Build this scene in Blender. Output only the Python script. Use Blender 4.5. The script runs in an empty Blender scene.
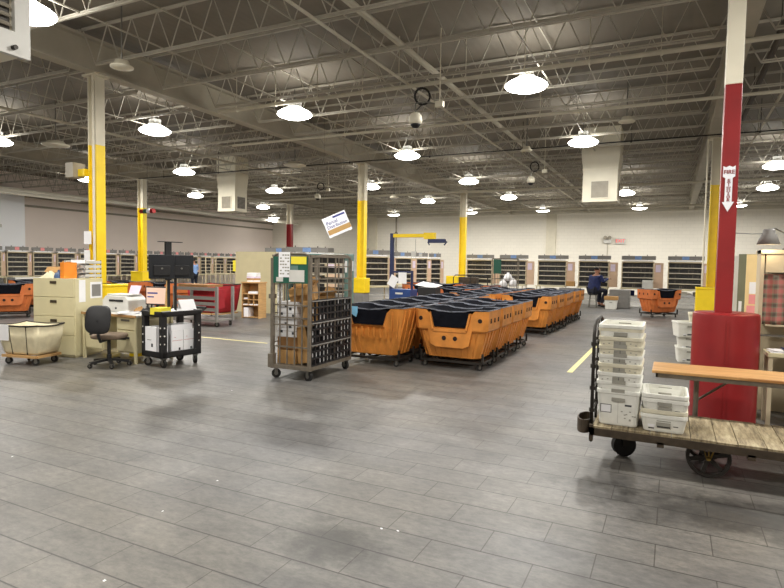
import bpy, math, random
from mathutils import Vector, Matrix, Euler
random.seed(7)
C = bpy.context.scene.collection
PI = math.pi
R = math.radians

# ---------------------------------------------------------------- materials
def nodes_of(m):
    m.use_nodes = True
    nt = m.node_tree
    return nt, nt.nodes, nt.links, nt.nodes['Principled BSDF']

def srgb(r, g, b):
    f = lambda c: (c/255/12.92) if c/255 <= .04045 else ((c/255+.055)/1.055)**2.4
    return (f(r), f(g), f(b), 1)

MATS = {}
def mat(name, col, rough=.6, metal=0., var=.12, scale=6., bump=0., emit=None, es=0., alpha=None, stretch=None):
    """plain procedural material: colour mottled with noise, optional bump"""
    m = bpy.data.materials.new(name); MATS[name] = m
    nt, N, L, b = nodes_of(m)
    c = srgb(*col)
    tc = N.new('ShaderNodeTexCoord')
    src = tc.outputs['Object']
    if stretch:
        mp = N.new('ShaderNodeMapping'); mp.inputs['Scale'].default_value = stretch
        L.new(src, mp.inputs['Vector']); src = mp.outputs['Vector']
    n = N.new('ShaderNodeTexNoise'); n.inputs['Scale'].default_value = scale; n.inputs['Detail'].default_value = 5
    L.new(src, n.inputs['Vector'])
    r = N.new('ShaderNodeValToRGB')
    r.color_ramp.elements[0].position = .3; r.color_ramp.elements[1].position = .72
    r.color_ramp.elements[0].color = tuple(v*(1-var) for v in c[:3])+(1,)
    r.color_ramp.elements[1].color = tuple(min(1, v*(1+var)) for v in c[:3])+(1,)
    L.new(n.outputs['Fac'], r.inputs['Fac']); L.new(r.outputs['Color'], b.inputs['Base Color'])
    b.inputs['Roughness'].default_value = rough; b.inputs['Metallic'].default_value = metal
    if bump:
        bp = N.new('ShaderNodeBump'); bp.inputs['Strength'].default_value = bump; bp.inputs['Distance'].default_value = .02
        L.new(n.outputs['Fac'], bp.inputs['Height']); L.new(bp.outputs['Normal'], b.inputs['Normal'])
    if emit:
        b.inputs['Emission Color'].default_value = srgb(*emit); b.inputs['Emission Strength'].default_value = es
    return m

M = {}
M['steel'] = mat('brushed_steel', (120,118,112), .4, .7)
M['dark_steel'] = mat('dark_steel', (48,44,40), .5, .5, .25)
M['brown_steel'] = mat('worn_brown_steel', (74,64,52), .55, .4, .3, 12)
M['cage_steel'] = mat('cage_grey_steel', (112,104,92), .5, .3, .2, 14)
M['joist'] = mat('joist_paint', (184,178,164), .6, 0, .1, 4)
M['girder'] = mat('girder_paint', (172,165,148), .65, 0, .12, 2)
M['pipe'] = mat('pipe_paint', (200,194,176), .5, 0, .08, 3)
M['darkpipe'] = mat('dark_conduit', (70,62,54), .6, 0, .1, 3)
M['white_paint'] = mat('white_column_paint', (215,208,188), .6, 0, .06, 3)
M['yellow'] = mat('yellow_safety_paint', (240,206,22), .45, 0, .07, 4)
M['red'] = mat('red_gloss_paint', (134,26,28), .4, 0, .12, 4)
M['red_white'] = mat('white_paint_on_square_column', (228,222,202), .5, 0, .04, 3)
M['black'] = mat('black_plastic', (26,26,28), .5, 0, .2)
M['black_rubber'] = mat('black_rubber', (24,23,22), .7, 0, .2)
M['screen'] = mat('dark_screen_back', (20,24,30), .45, 0, .2)
M['orange'] = mat('orange_hamper_plastic', (204,132,58), .45, 0, .16, 7, bump=.15)
M['orange2'] = mat('red_orange_hamper_plastic', (200,112,58), .5, 0, .14, 7, bump=.15)
M['hole'] = mat('dark_slot', (34,16,8), .8)
M['liner'] = mat('navy_black_liner', (12,14,22), .8, 0, .4, 9, bump=.6)
M['liner'].node_tree.nodes['Principled BSDF'].inputs['Specular IOR Level'].default_value = .12
M['liner_rim'] = mat('grey_liner_hem', (96,100,112), .6, 0, .6, 14)
M['tub'] = mat('white_corrugated_plastic', (226,226,218), .5, 0, .05, 20)
M['tub_yellow'] = mat('aged_white_plastic', (214,208,186), .5, 0, .07, 20)
M['slot_grey'] = mat('grey_handle_slot', (150,148,138), .7)
M['ink'] = mat('dark_print', (60,62,66), .8)
M['ink_blue'] = mat('blue_print', (50,70,140), .8)
M['paper'] = mat('white_paper', (236,236,238), .8, 0, .03)
M['paper_pink'] = mat('pink_paper', (232,150,150), .8, 0, .05)
M['paper_yellow'] = mat('yellow_paper', (236,220,60), .8, 0, .04)
M['paper_lilac'] = mat('pale_lilac_paper', (222,208,226), .8, 0, .04)
M['card'] = mat('brown_cardboard', (176,136,84), .85, 0, .12, 9)
M['card_d'] = mat('dark_cardboard', (140,102,60), .85, 0, .12, 9)
M['beige'] = mat('beige_enamel', (205,196,158), .5, 0, .04, 4)
M['beige_case'] = mat('case_beige_enamel', (196,182,152), .6, 0, .06, 4)
M['case_pink'] = mat('case_pinkish_panel', (206,176,150), .65, 0, .05, 4)
M['case_shelf'] = mat('case_shelf_edge', (206,198,180), .55, 0, .06)
M['grey'] = mat('grey_enamel', (128,126,122), .55, 0, .1)
M['lgrey'] = mat('light_grey_plastic', (205,204,198), .5, 0, .05)
M['canvas'] = mat('cream_canvas', (214,204,172), .85, 0, .10, 8, bump=.7)
M['redcanvas'] = mat('red_canvas', (158,22,34), .75, 0, .15, 6, bump=.6)
M['navy'] = mat('navy_enamel', (34,44,84), .45, 0, .12)
M['blue'] = mat('blue_enamel', (30,62,120), .45, 0, .1)
M['navycloth'] = mat('navy_cloth', (30,40,84), .9, 0, .25, 14, bump=.4)
M['bluecloth'] = mat('light_blue_cloth', (122,152,200), .9, 0, .1, 14)
M['trouser'] = mat('dark_trousers', (26,28,42), .9, 0, .2)
M['skin'] = mat('skin', (150,104,80), .6, 0, .06)
M['hair'] = mat('dark_hair', (26,20,18), .8, 0, .3, 30)
M['green'] = mat('green_placard', (18,84,66), .5, 0, .1)
M['teal'] = mat('teal_grey_enamel', (92,122,116), .5, 0, .1)
M['olive'] = mat('grey_green_board', (118,120,98), .7, 0, .08)
M['cream_board'] = mat('cream_board', (232,206,150), .7, 0, .05)
M['wood_l'] = mat('tan_wood', (190,150,98), .6, 0, .15, 3, stretch=(1,1,8))
M['brass'] = mat('rusty_yellow_paint', (120,96,36), .7, 0, .4, 12)
M['pipe_white'] = mat('white_pipe_paint', (240,236,222), .45, 0, .04, 3)
M['ducts'] = mat('duct_white_enamel', (224,218,198), .5, 0, .04, 3)
M['grille'] = mat('grille_grey', (150,143,128), .5, 0, .1)
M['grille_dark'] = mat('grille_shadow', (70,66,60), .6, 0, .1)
M['deskwood'] = mat('desk_wood_edge', (168,130,82), .45, 0, .12, 3, stretch=(1,8,1))
M['seatcloth'] = mat('taupe_seat_cloth', (120,104,88), .9, 0, .1, 20)
M['linepaint'] = mat('yellow_floor_paint', (214,204,140), .6, 0, .12, 10)

def wood_planks():
    m = mat('weathered_deck_planks', (150,138,110), .75, 0, .1)
    nt, N, L, b = nodes_of(m)
    tc = N.new('ShaderNodeTexCoord'); mp = N.new('ShaderNodeMapping'); mp.inputs['Scale'].default_value = (9, 1.3, 3)
    L.new(tc.outputs['Object'], mp.inputs['Vector'])
    n = N.new('ShaderNodeTexNoise'); n.inputs['Scale'].default_value = 2.6; n.inputs['Detail'].default_value = 8; n.inputs['Roughness'].default_value = .7
    L.new(mp.outputs['Vector'], n.inputs['Vector'])
    r = N.new('ShaderNodeValToRGB'); cr = r.color_ramp
    cr.elements[0].position = .32; cr.elements[0].color = srgb(72,62,46)
    cr.elements[1].position = .68; cr.elements[1].color = srgb(180,168,138)
    e = cr.elements.new(.5); e.color = srgb(140,126,98)
    L.new(n.outputs['Fac'], r.inputs['Fac']); L.new(r.outputs['Color'], b.inputs['Base Color'])
    return m
M['planks'] = wood_planks()

def laminate():
    m = mat('oak_laminate', (186,142,88), .35, 0, .1)
    nt, N, L, b = nodes_of(m)
    tc = N.new('ShaderNodeTexCoord'); mp = N.new('ShaderNodeMapping'); mp.inputs['Scale'].default_value = (1.2, 22, 3)
    L.new(tc.outputs['Object'], mp.inputs['Vector'])
    n = N.new('ShaderNodeTexNoise'); n.inputs['Scale'].default_value = 1.6; n.inputs['Detail'].default_value = 7; n.inputs['Distortion'].default_value = .6
    L.new(mp.outputs['Vector'], n.inputs['Vector'])
    r = N.new('ShaderNodeValToRGB'); cr = r.color_ramp
    cr.elements[0].position = .35; cr.elements[0].color = srgb(160,112,62)
    cr.elements[1].position = .65; cr.elements[1].color = srgb(206,164,108)
    L.new(n.outputs['Fac'], r.inputs['Fac']); L.new(r.outputs['Color'], b.inputs['Base Color'])
    return m
M['laminate'] = laminate()

def floor_mat():
    m = bpy.data.materials.new('worn_block_floor')
    nt, N, L, b = nodes_of(m)
    tc = N.new('ShaderNodeTexCoord')
    mp = N.new('ShaderNodeMapping'); mp.inputs['Location'].default_value = (.03, -.205, 0)
    L.new(tc.outputs['Object'], mp.inputs['Vector'])
    br = N.new('ShaderNodeTexBrick')
    br.offset = .5; br.inputs['Scale'].default_value = 1.0
    br.inputs['Brick Width'].default_value = .585; br.inputs['Row Height'].default_value = .2815
    br.inputs['Mortar Size'].default_value = .0035; br.inputs['Mortar Smooth'].default_value = .15
    br.inputs['Color1'].default_value = (1,1,1,1); br.inputs['Color2'].default_value = (.88,.88,.88,1)
    br.inputs['Mortar'].default_value = (.38,.36,.34,1)
    L.new(mp.outputs['Vector'], br.inputs['Vector'])
    def noise(scale, det, stretch=None, rough=.6):
        v = tc.outputs['Object']
        if stretch:
            q = N.new('ShaderNodeMapping'); q.inputs['Scale'].default_value = stretch; L.new(v, q.inputs['Vector']); v = q.outputs['Vector']
        n = N.new('ShaderNodeTexNoise'); n.inputs['Scale'].default_value = scale; n.inputs['Detail'].default_value = det; n.inputs['Roughness'].default_value = rough
        L.new(v, n.inputs['Vector']); return n
    def ramp(n, a, ca, bb, cb):
        r = N.new('ShaderNodeValToRGB'); e = r.color_ramp.elements
        e[0].position = a; e[0].color = ca; e[1].position = bb; e[1].color = cb
        L.new(n.outputs['Fac'], r.inputs['Fac']); return r
    def mul(a, c, fac=1., mode='MULTIPLY'):
        x = N.new('ShaderNodeMix'); x.data_type = 'RGBA'; x.blend_type = mode; x.inputs['Factor'].default_value = fac
        L.new(a, x.inputs['A']); L.new(c, x.inputs['B']); return x.outputs['Result']
    base = ramp(noise(.35, 3), .35, srgb(98,98,99), .68, srgb(114,110,102))
    streak = ramp(noise(1.9, 9, (.8, 1.9, 1), .74), .3, (.60,.60,.62,1), .68, (1.16,1.15,1.12,1))
    fine = ramp(noise(14, 8, (.9, 1.6, 1), .78), .36, (.68,.68,.69,1), .64, (1.18,1.17,1.15,1))
    blot = ramp(noise(.75, 6, (.8, 1.3, 1), .62), .30, (.50,.51,.54,1), .45, (1,1,1,1))
    c = mul(base.outputs['Color'], streak.outputs['Color'])
    c = mul(c, fine.outputs['Color']); c = mul(c, blot.outputs['Color'], .8)
    c = mul(c, br.outputs['Color'])
    sx_ = N.new('ShaderNodeSeparateXYZ'); L.new(mp.outputs['Vector'], sx_.inputs[0])
    dv = N.new('ShaderNodeMath'); dv.operation = 'DIVIDE'; dv.inputs[1].default_value = .2815; L.new(sx_.outputs['Y'], dv.inputs[0])
    pp = N.new('ShaderNodeMath'); pp.operation = 'PINGPONG'; pp.inputs[1].default_value = .5; L.new(dv.outputs[0], pp.inputs[0])
    sm = N.new('ShaderNodeMapRange'); sm.inputs['From Min'].default_value = .008; sm.inputs['From Max'].default_value = .03; sm.inputs['To Min'].default_value = .42; sm.inputs['To Max'].default_value = 1
    L.new(pp.outputs[0], sm.inputs['Value'])
    c = mul(c, sm.outputs['Result'])
    # oily stains with ragged outlines; those by the truck also paint in its shadow
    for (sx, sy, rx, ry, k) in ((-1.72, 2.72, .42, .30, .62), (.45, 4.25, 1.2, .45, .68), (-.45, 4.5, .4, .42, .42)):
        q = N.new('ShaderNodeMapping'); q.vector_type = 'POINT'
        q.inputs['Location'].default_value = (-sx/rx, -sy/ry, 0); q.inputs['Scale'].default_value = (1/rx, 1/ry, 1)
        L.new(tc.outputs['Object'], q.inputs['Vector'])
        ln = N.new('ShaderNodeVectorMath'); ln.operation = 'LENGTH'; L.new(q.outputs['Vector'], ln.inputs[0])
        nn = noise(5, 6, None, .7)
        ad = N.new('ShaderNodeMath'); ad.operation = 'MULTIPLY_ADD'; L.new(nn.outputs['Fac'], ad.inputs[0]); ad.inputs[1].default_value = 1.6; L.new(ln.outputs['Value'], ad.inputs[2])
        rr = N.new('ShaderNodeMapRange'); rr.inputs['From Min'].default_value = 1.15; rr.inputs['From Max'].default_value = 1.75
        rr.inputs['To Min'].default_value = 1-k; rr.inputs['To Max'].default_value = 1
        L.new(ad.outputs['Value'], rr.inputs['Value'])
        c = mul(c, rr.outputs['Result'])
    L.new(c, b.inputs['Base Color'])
    rr = N.new('ShaderNodeMapRange'); rr.inputs['To Min'].default_value = .32; rr.inputs['To Max'].default_value = .58
    L.new(noise(1.1, 6).outputs['Fac'], rr.inputs['Value']); L.new(rr.outputs['Result'], b.inputs['Roughness'])
    bp = N.new('ShaderNodeBump'); bp.inputs['Strength'].default_value = .25; bp.inputs['Distance'].default_value = .01
    L.new(br.outputs['Color'], bp.inputs['Height']); L.new(bp.outputs['Normal'], b.inputs['Normal'])
    return m
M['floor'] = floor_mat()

def block_wall(name, col, rot):
    m = bpy.data.materials.new(name)
    nt, N, L, b = nodes_of(m)
    tc = N.new('ShaderNodeTexCoord'); mp = N.new('ShaderNodeMapping'); mp.inputs['Rotation'].default_value = rot
    L.new(tc.outputs['Object'], mp.inputs['Vector'])
    br = N.new('ShaderNodeTexBrick'); br.offset = .5
    br.inputs['Scale'].default_value = 1; br.inputs['Brick Width'].default_value = .4; br.inputs['Row Height'].default_value = .2
    br.inputs['Mortar Size'].default_value = .008; br.inputs['Mortar Smooth'].default_value = .6
    c = srgb(*col)
    br.inputs['Color1'].default_value = c; br.inputs['Color2'].default_value = tuple(v*.97 for v in c[:3])+(1,)
    br.inputs['Mortar'].default_value = tuple(v*.86 for v in c[:3])+(1,)
    L.new(mp.outputs['Vector'], br.inputs['Vector']); L.new(br.outputs['Color'], b.inputs['Base Color'])
    b.inputs['Roughness'].default_value = .7
    return m
M['wall_back'] = block_wall('cream_block_wall', (238,233,220), (R(90),0,0))
M['wall_left'] = mat('pinkish_plaster_wall', (240,228,220), .8, 0, .03, .6)
M['wall_white'] = mat('cool_white_panel_wall', (244,246,250), .7, 0, .02, 1)

def deck_mat():
    m = bpy.data.materials.new('ribbed_roof_deck')
    nt, N, L, b = nodes_of(m)
    tc = N.new('ShaderNodeTexCoord')
    w = N.new('ShaderNodeTexWave'); w.bands_direction = 'X'; w.inputs['Scale'].default_value = 2.1; w.inputs['Distortion'].default_value = 0
    L.new(tc.outputs['Object'], w.inputs['Vector'])
    n = N.new('ShaderNodeTexNoise'); n.inputs['Scale'].default_value = .8; n.inputs['Detail'].default_value = 5
    L.new(tc.outputs['Object'], n.inputs['Vector'])
    r = N.new('ShaderNodeValToRGB'); e = r.color_ramp.elements
    e[0].position = .3; e[0].color = srgb(116,109,98); e[1].position = .7; e[1].color = srgb(138,130,117)
    L.new(n.outputs['Fac'], r.inputs['Fac']); L.new(r.outputs['Color'], b.inputs['Base Color'])
    bp = N.new('ShaderNodeBump'); bp.inputs['Strength'].default_value = .15; bp.inputs['Distance'].default_value = .02
    L.new(w.outputs['Fac'], bp.inputs['Height']); L.new(bp.outputs['Normal'], b.inputs['Normal'])
    b.inputs['Roughness'].default_value = .75
    return m
M['deck'] = deck_mat()

def plaid():
    m = bpy.data.materials.new('plaid_cloth')
    nt, N, L, b = nodes_of(m)
    tc = N.new('ShaderNodeTexCoord')
    def bands(d, sc):
        w = N.new('ShaderNodeTexWave'); w.bands_direction = d; w.inputs['Scale'].default_value = sc; w.inputs['Distortion'].default_value = .6
        w.inputs['Detail'].default_value = 1
        L.new(tc.outputs['Object'], w.inputs['Vector'])
        r = N.new('ShaderNodeValToRGB'); e = r.color_ramp.elements
        r.color_ramp.interpolation = 'CONSTANT'
        e[0].position = 0; e[0].color = srgb(184,112,104); e[1].position = .4; e[1].color = srgb(134,128,108)
        x = e.new(.8); x.color = srgb(92,82,72)
        L.new(w.outputs['Fac'], r.inputs['Fac']); return r.outputs['Color']
    x = N.new('ShaderNodeMix'); x.data_type = 'RGBA'; x.inputs['Factor'].default_value = .5
    L.new(bands('X', 3.2), x.inputs['A']); L.new(bands('Z', 3.2), x.inputs['B'])
    L.new(x.outputs['Result'], b.inputs['Base Color']); b.inputs['Roughness'].default_value = .9
    return m
M['plaid'] = plaid()

def mail_mat():
    m = bpy.data.materials.new('dark_packed_mail')
    nt, N, L, b = nodes_of(m)
    tc = N.new('ShaderNodeTexCoord'); mp = N.new('ShaderNodeMapping'); mp.inputs['Scale'].default_value = (22, 22, 1.2)
    L.new(tc.outputs['Object'], mp.inputs['Vector'])
    n = N.new('ShaderNodeTexNoise'); n.inputs['Scale'].default_value = 1.3; n.inputs['Detail'].default_value = 4
    L.new(mp.outputs['Vector'], n.inputs['Vector'])
    r = N.new('ShaderNodeValToRGB'); e = r.color_ramp.elements
    e[0].position = .56; e[0].color = srgb(16,14,14); e[1].position = .74; e[1].color = srgb(130,118,104)
    L.new(n.outputs['Fac'], r.inputs['Fac']); L.new(r.outputs['Color'], b.inputs['Base Color'])
    return m
M['mail'] = mail_mat()
M['lens'] = mat('glowing_acrylic_lens', (255,255,250), .4, 0, 0, emit=(255,253,246), es=17.)
M['bulb'] = mat('warm_bulb', (255,240,200), .4, 0, 0, emit=(255,226,160), es=10.)
M['lcd'] = mat('lit_screen', (200,170,150), .3, 0, 0, emit=(222,186,168), es=.6)
M['lcd_bar'] = mat('screen_blue_bar', (60,70,120), .3, 0, 0, emit=(60,70,130), es=.4)
M['exit_red'] = mat('exit_red_letters', (214,60,60), .5, 0, 0, emit=(230,60,60), es=.6)
M['tan'] = mat('sign_tan', (176,140,84), .6, 0, .05)
M['signblue'] = mat('sign_blue', (40,50,130), .6, 0, .05)
M['signwhite'] = mat('sign_white', (232,234,240), .6, 0, .02)

# ---------------------------------------------------------------- mesh helper
class MB:
    def __init__(s): s.v = []; s.f = []; s.m = []
    def add(s, vs, fs, mi=0, T=None):
        o = len(s.v)
        s.v += [tuple(T @ Vector(p)) if T else tuple(p) for p in vs]
        s.f += [tuple(i+o for i in f) for f in fs]; s.m += [mi]*len(fs)
        return s
    def box(s, x0, y0, z0, x1, y1, z1, mi=0, T=None):
        vs = [(x0,y0,z0),(x1,y0,z0),(x1,y1,z0),(x0,y1,z0),(x0,y0,z1),(x1,y0,z1),(x1,y1,z1),(x0,y1,z1)]
        return s.add(vs, [(0,3,2,1),(4,5,6,7),(0,1,5,4),(1,2,6,5),(2,3,7,6),(3,0,4,7)], mi, T)
    def bar(s, p, q, w, h=None, mi=0, up=(0,0,1)):
        p, q = Vector(p), Vector(q); d = (q-p)
        if d.length < 1e-6: return s
        d.normalize(); u = Vector(up)
        if abs(d.dot(u)) > .98: u = Vector((1,0,0))
        a = d.cross(u).normalized()*(w/2); b = a.cross(d).normalized()*((h or w)/2)
        vs = [p-a-b,p+a-b,p+a+b,p-a+b,q-a-b,q+a-b,q+a+b,q-a+b]
        return s.add(vs, [(0,3,2,1),(4,5,6,7),(0,1,5,4),(1,2,6,5),(2,3,7,6),(3,0,4,7)], mi)
    def tube(s, pts, r, n=8, mi=0, closed=False):
        pts = [Vector(p) for p in pts]; k = len(pts); rings = []; prev = None
        for i, p in enumerate(pts):
            if closed: d = pts[(i+1) % k]-pts[i-1]
            else: d = (pts[min(i+1,k-1)]-pts[max(i-1,0)])
            d.normalize()
            if prev is None:
                u = Vector((0,0,1)) if abs(d.z) < .9 else Vector((1,0,0)); a = d.cross(u).normalized()
            else: a = (prev - d*prev.dot(d)).normalized()
            prev = a; b = d.cross(a)
            rr = r[i] if isinstance(r, (list, tuple)) else r
            rings.append([p+a*math.cos(2*PI*j/n)*rr+b*math.sin(2*PI*j/n)*rr for j in range(n)])
        vs = [v for g in rings for v in g]; fs = []
        for i in range(k if closed else k-1):
            for j in range(n):
                i2 = (i+1) % k
                fs.append((i*n+j, i*n+(j+1) % n, i2*n+(j+1) % n, i2*n+j))
        if not closed: fs += [tuple(range(n))[::-1], tuple((k-1)*n+j for j in range(n))]
        return s.add(vs, fs, mi)
    def cyl(s, c, r, h, n=20, axis='z', mi=0, r2=None):
        c = Vector(c); d = {'x':Vector((1,0,0)),'y':Vector((0,1,0)),'z':Vector((0,0,1))}[axis]
        return s.tube([c-d*h/2, c+d*h/2], [r, r2 if r2 is not None else r], n, mi)
    def lathe(s, prof, c=(0,0,0), n=24, mi=0):
        k = len(prof); vs = []
        for (r, z) in prof:
            for j in range(n): vs.append((c[0]+r*math.cos(2*PI*j/n), c[1]+r*math.sin(2*PI*j/n), c[2]+z))
        fs = [(i*n+j, i*n+(j+1) % n, (i+1)*n+(j+1) % n, (i+1)*n+j) for i in range(k-1) for j in range(n)]
        fs += [tuple(range(n))[::-1], tuple((k-1)*n+j for j in range(n))]
        return s.add(vs, fs, mi)
    def rings(s, rs, mi=0, cap0=True, cap1=True):
        n = len(rs[0]); k = len(rs); vs = [v for g in rs for v in g]
        fs = [(i*n+j, i*n+(j+1) % n, (i+1)*n+(j+1) % n, (i+1)*n+j) for i in range(k-1) for j in range(n)]
        if cap0: fs.append(tuple(range(n))[::-1])
        if cap1: fs.append(tuple((k-1)*n+j for j in range(n)))
        return s.add(vs, fs, mi)
    def mesh(s, name, mats, smooth=False):
        me = bpy.data.meshes.new(name)
        me.from_pydata([tuple(v) for v in s.v], [], s.f)
        for m in (mats if isinstance(mats, (list, tuple)) else [mats]): me.materials.append(m)
        me.polygons.foreach_set('material_index', s.m)
        me.polygons.foreach_set('use_smooth', [smooth]*len(me.polygons))
        me.update(); return me
    def build(s, name, mats, parent=None, smooth=False, bevel=0, loc=None, rz=None):
        o = bpy.data.objects.new(name, s.mesh(name, mats, smooth)); C.objects.link(o)
        if parent: o.parent = parent
        if loc: o.location = loc
        if rz is not None: o.rotation_euler.z = rz
        if bevel:
            b = o.modifiers.new('bevel', 'BEVEL'); b.width = bevel; b.segments = 2; b.limit_method = 'ANGLE'
        return o

def tag(o, label, cat, group=None):
    o['label'] = label; o['category'] = cat; o['kind'] = 'thing'
    if group: o['group'] = group
    return o
def thing(name, label, cat, loc=(0,0,0), rz=0, group=None):
    o = bpy.data.objects.new(name, None); C.objects.link(o)
    o.empty_display_size = .1
    o.location = loc; o.rotation_euler = (0,0,rz)
    return tag(o, label, cat, group)
KIDS = {}
def kids(o): return [c for c in bpy.data.objects if c.parent == o]
def dup(o, loc=None, rz=None, label=None, group=None, parent=None, scale=None):
    c = o.copy(); C.objects.link(c)
    if parent is not None: c.parent = parent
    if loc is not None: c.location = loc
    if rz is not None: c.rotation_euler = (0,0,rz)
    if scale is not None: c.scale = scale
    if label: c['label'] = label
    if group: c['group'] = group
    for ch in kids(o): dup(ch, parent=c)
    return c
def struct(name, mb, m, **k):
    o = mb.build(name, m, **k); o['kind'] = 'structure'; return o
def text(body, size, m, parent, loc, rot, name='lettering', ext=.001, space=1., align='CENTER', line=1.):
    cu = bpy.data.curves.new(name, 'FONT'); cu.body = body; cu.size = size; cu.extrude = ext; cu.offset = size*.010
    cu.align_x = align; cu.align_y = 'CENTER'; cu.space_character = space; cu.space_line = line
    cu.materials.append(m)
    q = bpy.data.objects.new(name, cu); C.objects.link(q)
    bpy.context.view_layer.update()
    me = bpy.data.meshes.new_from_object(q); bpy.data.objects.remove(q)
    o = bpy.data.objects.new(name, me); C.objects.link(o); o.parent = parent
    o.location = loc; o.rotation_euler = rot
    return o
ORD = ['first','second','third','fourth','fifth','sixth','seventh','eighth','ninth','tenth','eleventh','twelfth','thirteenth','fourteenth','fifteenth']

# ---------------------------------------------------------------- setting
X0, X1, Y0, Y1, ZC = -29., 14., -6., 37., 5.75
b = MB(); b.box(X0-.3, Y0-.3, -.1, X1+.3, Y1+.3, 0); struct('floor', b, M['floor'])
b = MB(); b.box(X0-.3, Y0-.3, ZC, X1+.3, Y1+.3, ZC+.1); struct('ceiling', b, M['deck'])
b = MB(); b.box(X0-.2, Y0, 0, X0, Y1, ZC); struct('wall_left', b, M['wall_left'])
b = MB(); b.box(X0, Y1, 0, X1, Y1+.2, ZC); struct('wall_back', b, M['wall_back'])
b = MB(); b.box(X1, Y0, 0, X1+.2, Y1, ZC); struct('wall_right', b, M['wall_left'])
b = MB(); b.box(X0, Y0-.2, 0, X1, Y0, ZC); struct('wall_front', b, M['wall_left'])
b = MB(); b.box(X0, Y0, 0, -27.95, 16.8, 4.9)
struct('wall_offset', b, M['wall_white'])
b = MB(); b.box(-28.98, 16.85, 4.15, -28.9, 36.9, 4.25); b.box(-28.98, 16.85, 4.6, -28.85, 36.9, 4.72)
struct('trim_1', b, M['grille'])
# pilasters and conduits on the back wall
b = MB(); b.box(-20.1, 36.8, 0, -19.5, 37, 5.2); struct('trim_2', b, M['white_paint'])
b = MB(); b.box(X0+.1, 36.84, 4.95, X1-.1, 36.98, 5.15); struct('trim_3', b, M['pipe'])
b = MB(); b.box(-7.3, 36.85, 0, -6.7, 37, 5.2); struct('trim_4', b, M['white_paint'])

# girders and joists
GX = (-20.3, -9.65, .8)
for gx in GX:
    b = MB()
    b.box(gx-.13, Y0, 5.0, gx+.13, Y1, 5.03); b.box(gx-.13, Y0, 5.55, gx+.13, Y1, 5.6); b.box(gx-.02, Y0, 5.03, gx+.02, Y1, 5.55)
    struct('ceiling_beam', b, M['girder'])
def joist_mesh(L):
    b = MB(); zb, zt = 5.02, 5.69
    b.bar((.35,0,zb),(L-.35,0,zb),.036,.022); b.bar((.35,0,zb+.035),(L-.35,0,zb+.035),.02,.02)
    b.bar((0,0,zt),(L,0,zt),.045,.04)
    n = max(2, int(round((L-.7)/.62))); st = (L-.7)/n
    for i in range(n):
        x = .35+i*st
        b.bar((x,0,zb),(x+st/2,0,zt),.014); b.bar((x+st/2,0,zt),(x+st,0,zb),.014)
    b.bar((0,0,zt),(.35,0,zb),.02); b.bar((L,0,zt),(L-.35,0,zb),.02)
    return b
bays = [(X0+.05, GX[0]-.03), (GX[0]+.03, GX[1]-.03), (GX[1]+.03, GX[2]-.03), (GX[2]+.03, X1-.05)]
for (xa, xb) in bays:
    me = joist_mesh(xb-xa).mesh('ceiling_joist', M['joist'])
    for i in range(27):
        y = -.5+i*1.47
        if y > 36.7: break
        o = bpy.data.objects.new('ceiling_joist', me); C.objects.link(o); o.location = (xa, y, 0); o['kind'] = 'structure'
# bridging rods, running across the joists
for bx in (-27.2,-24.6,-22.4,-18.2,-15.2,-12.2,-7.6,-5.0,-2.2,3.0,5.6):
    b = MB(); b.bar((bx,Y0+.1,5.055),(bx,Y1-.1,5.055),.02); b.bar((bx+.02,Y0+.1,5.655),(bx+.02,Y1-.1,5.655),.02)
    for i in range(26):
        y = -.5+i*1.47
        if y+1.47 < 36.7 and i % 3 == 0: b.bar((bx,y,5.05),(bx,y+1.47,5.66),.012)
    struct('ceiling_bridging', b, M['joist'])

def pipe(name, label, pts, r, m, hang=True, cat='pipe'):
    b = MB(); b.tube(pts, r, 8)
    if hang:
        (x0,y0,z0), (x1,y1,z1) = pts[0], pts[-1]
        n = 10
        for i in range(n):
            t = (i+.5)/n; x, y, z = x0+(x1-x0)*t, y0+(y1-y0)*t, z0+(z1-z0)*t
            b.bar((x,y,z),(x,y,ZC),.012); b.tube([(x-.02,y,z-.02),(x+.02,y,z+.02)], r*1.3, 8)
    return tag(b.build(name, m, smooth=False), label, cat)
pipe('sprinkler_pipe', 'thick pale sprinkler main running away over the orange hampers', [(-4.25,-5,5.3),(-4.25,36.5,5.3)], .055, M['pipe'])
pipe('sprinkler_pipe', 'thin cream sprinkler branch pipe beside the thick main over the hampers', [(-4.62,-5,5.0),(-4.62,36.5,5.0)], .025, M['pipe'])
pipe('sprinkler_pipe', 'long cream pipe crossing under the joists in front of the hanging domed camera', [(-11.5,12.82,4.93),(13.5,12.82,4.93)], .035, M['pipe'])
pipe('sprinkler_pipe', 'cream pipe ending just past the red column, under the joists', [(-9.3,9.9,4.95),(1.3,9.9,4.95)], .04, M['pipe'])
pipe('power_conduit', 'dark conduit running away above the desk with the plaid curtain', [(1.3,2,5.2),(1.45,36,5.2)], .05, M['darkpipe'])
pipe('sprinkler_pipe', 'thin pale pipe beside the dark conduit near the red column', [(1.75,2,5.1),(1.9,36,5.1)], .025, M['pipe'])
pipe('power_cable', 'thin black cable strung across under the roof from column to column', [(-19.9,16.6,4.95),(-9.65,16.45,4.95),(.8,16.3,4.93),(9,16.4,4.95)], .018, M['black_rubber'], cat='cable')
pipe('heating_pipe', 'fat cream pipe along the left wall near the roof', [(-26.3,-5,4.60),(-26.3,36.6,4.60)], .10, M['pipe_white'])
pipe('heating_pipe', 'thinner cream pipe under the fat one, ending before the yellow column', [(-25.9,-5,4.42),(-25.9,18.2,4.42)], .07, M['pipe_white'])
pipe('sprinkler_pipe', 'cream pipe crossing the roof beyond the yellow columns', [(-26,24.2,4.85),(6,24.2,4.85)], .045, M['pipe'])
pipe('sprinkler_pipe', 'cream pipe running away over the desk and printer', [(-14.2,-5,5.1),(-14.2,36.5,5.1)], .035, M['pipe'])
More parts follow.
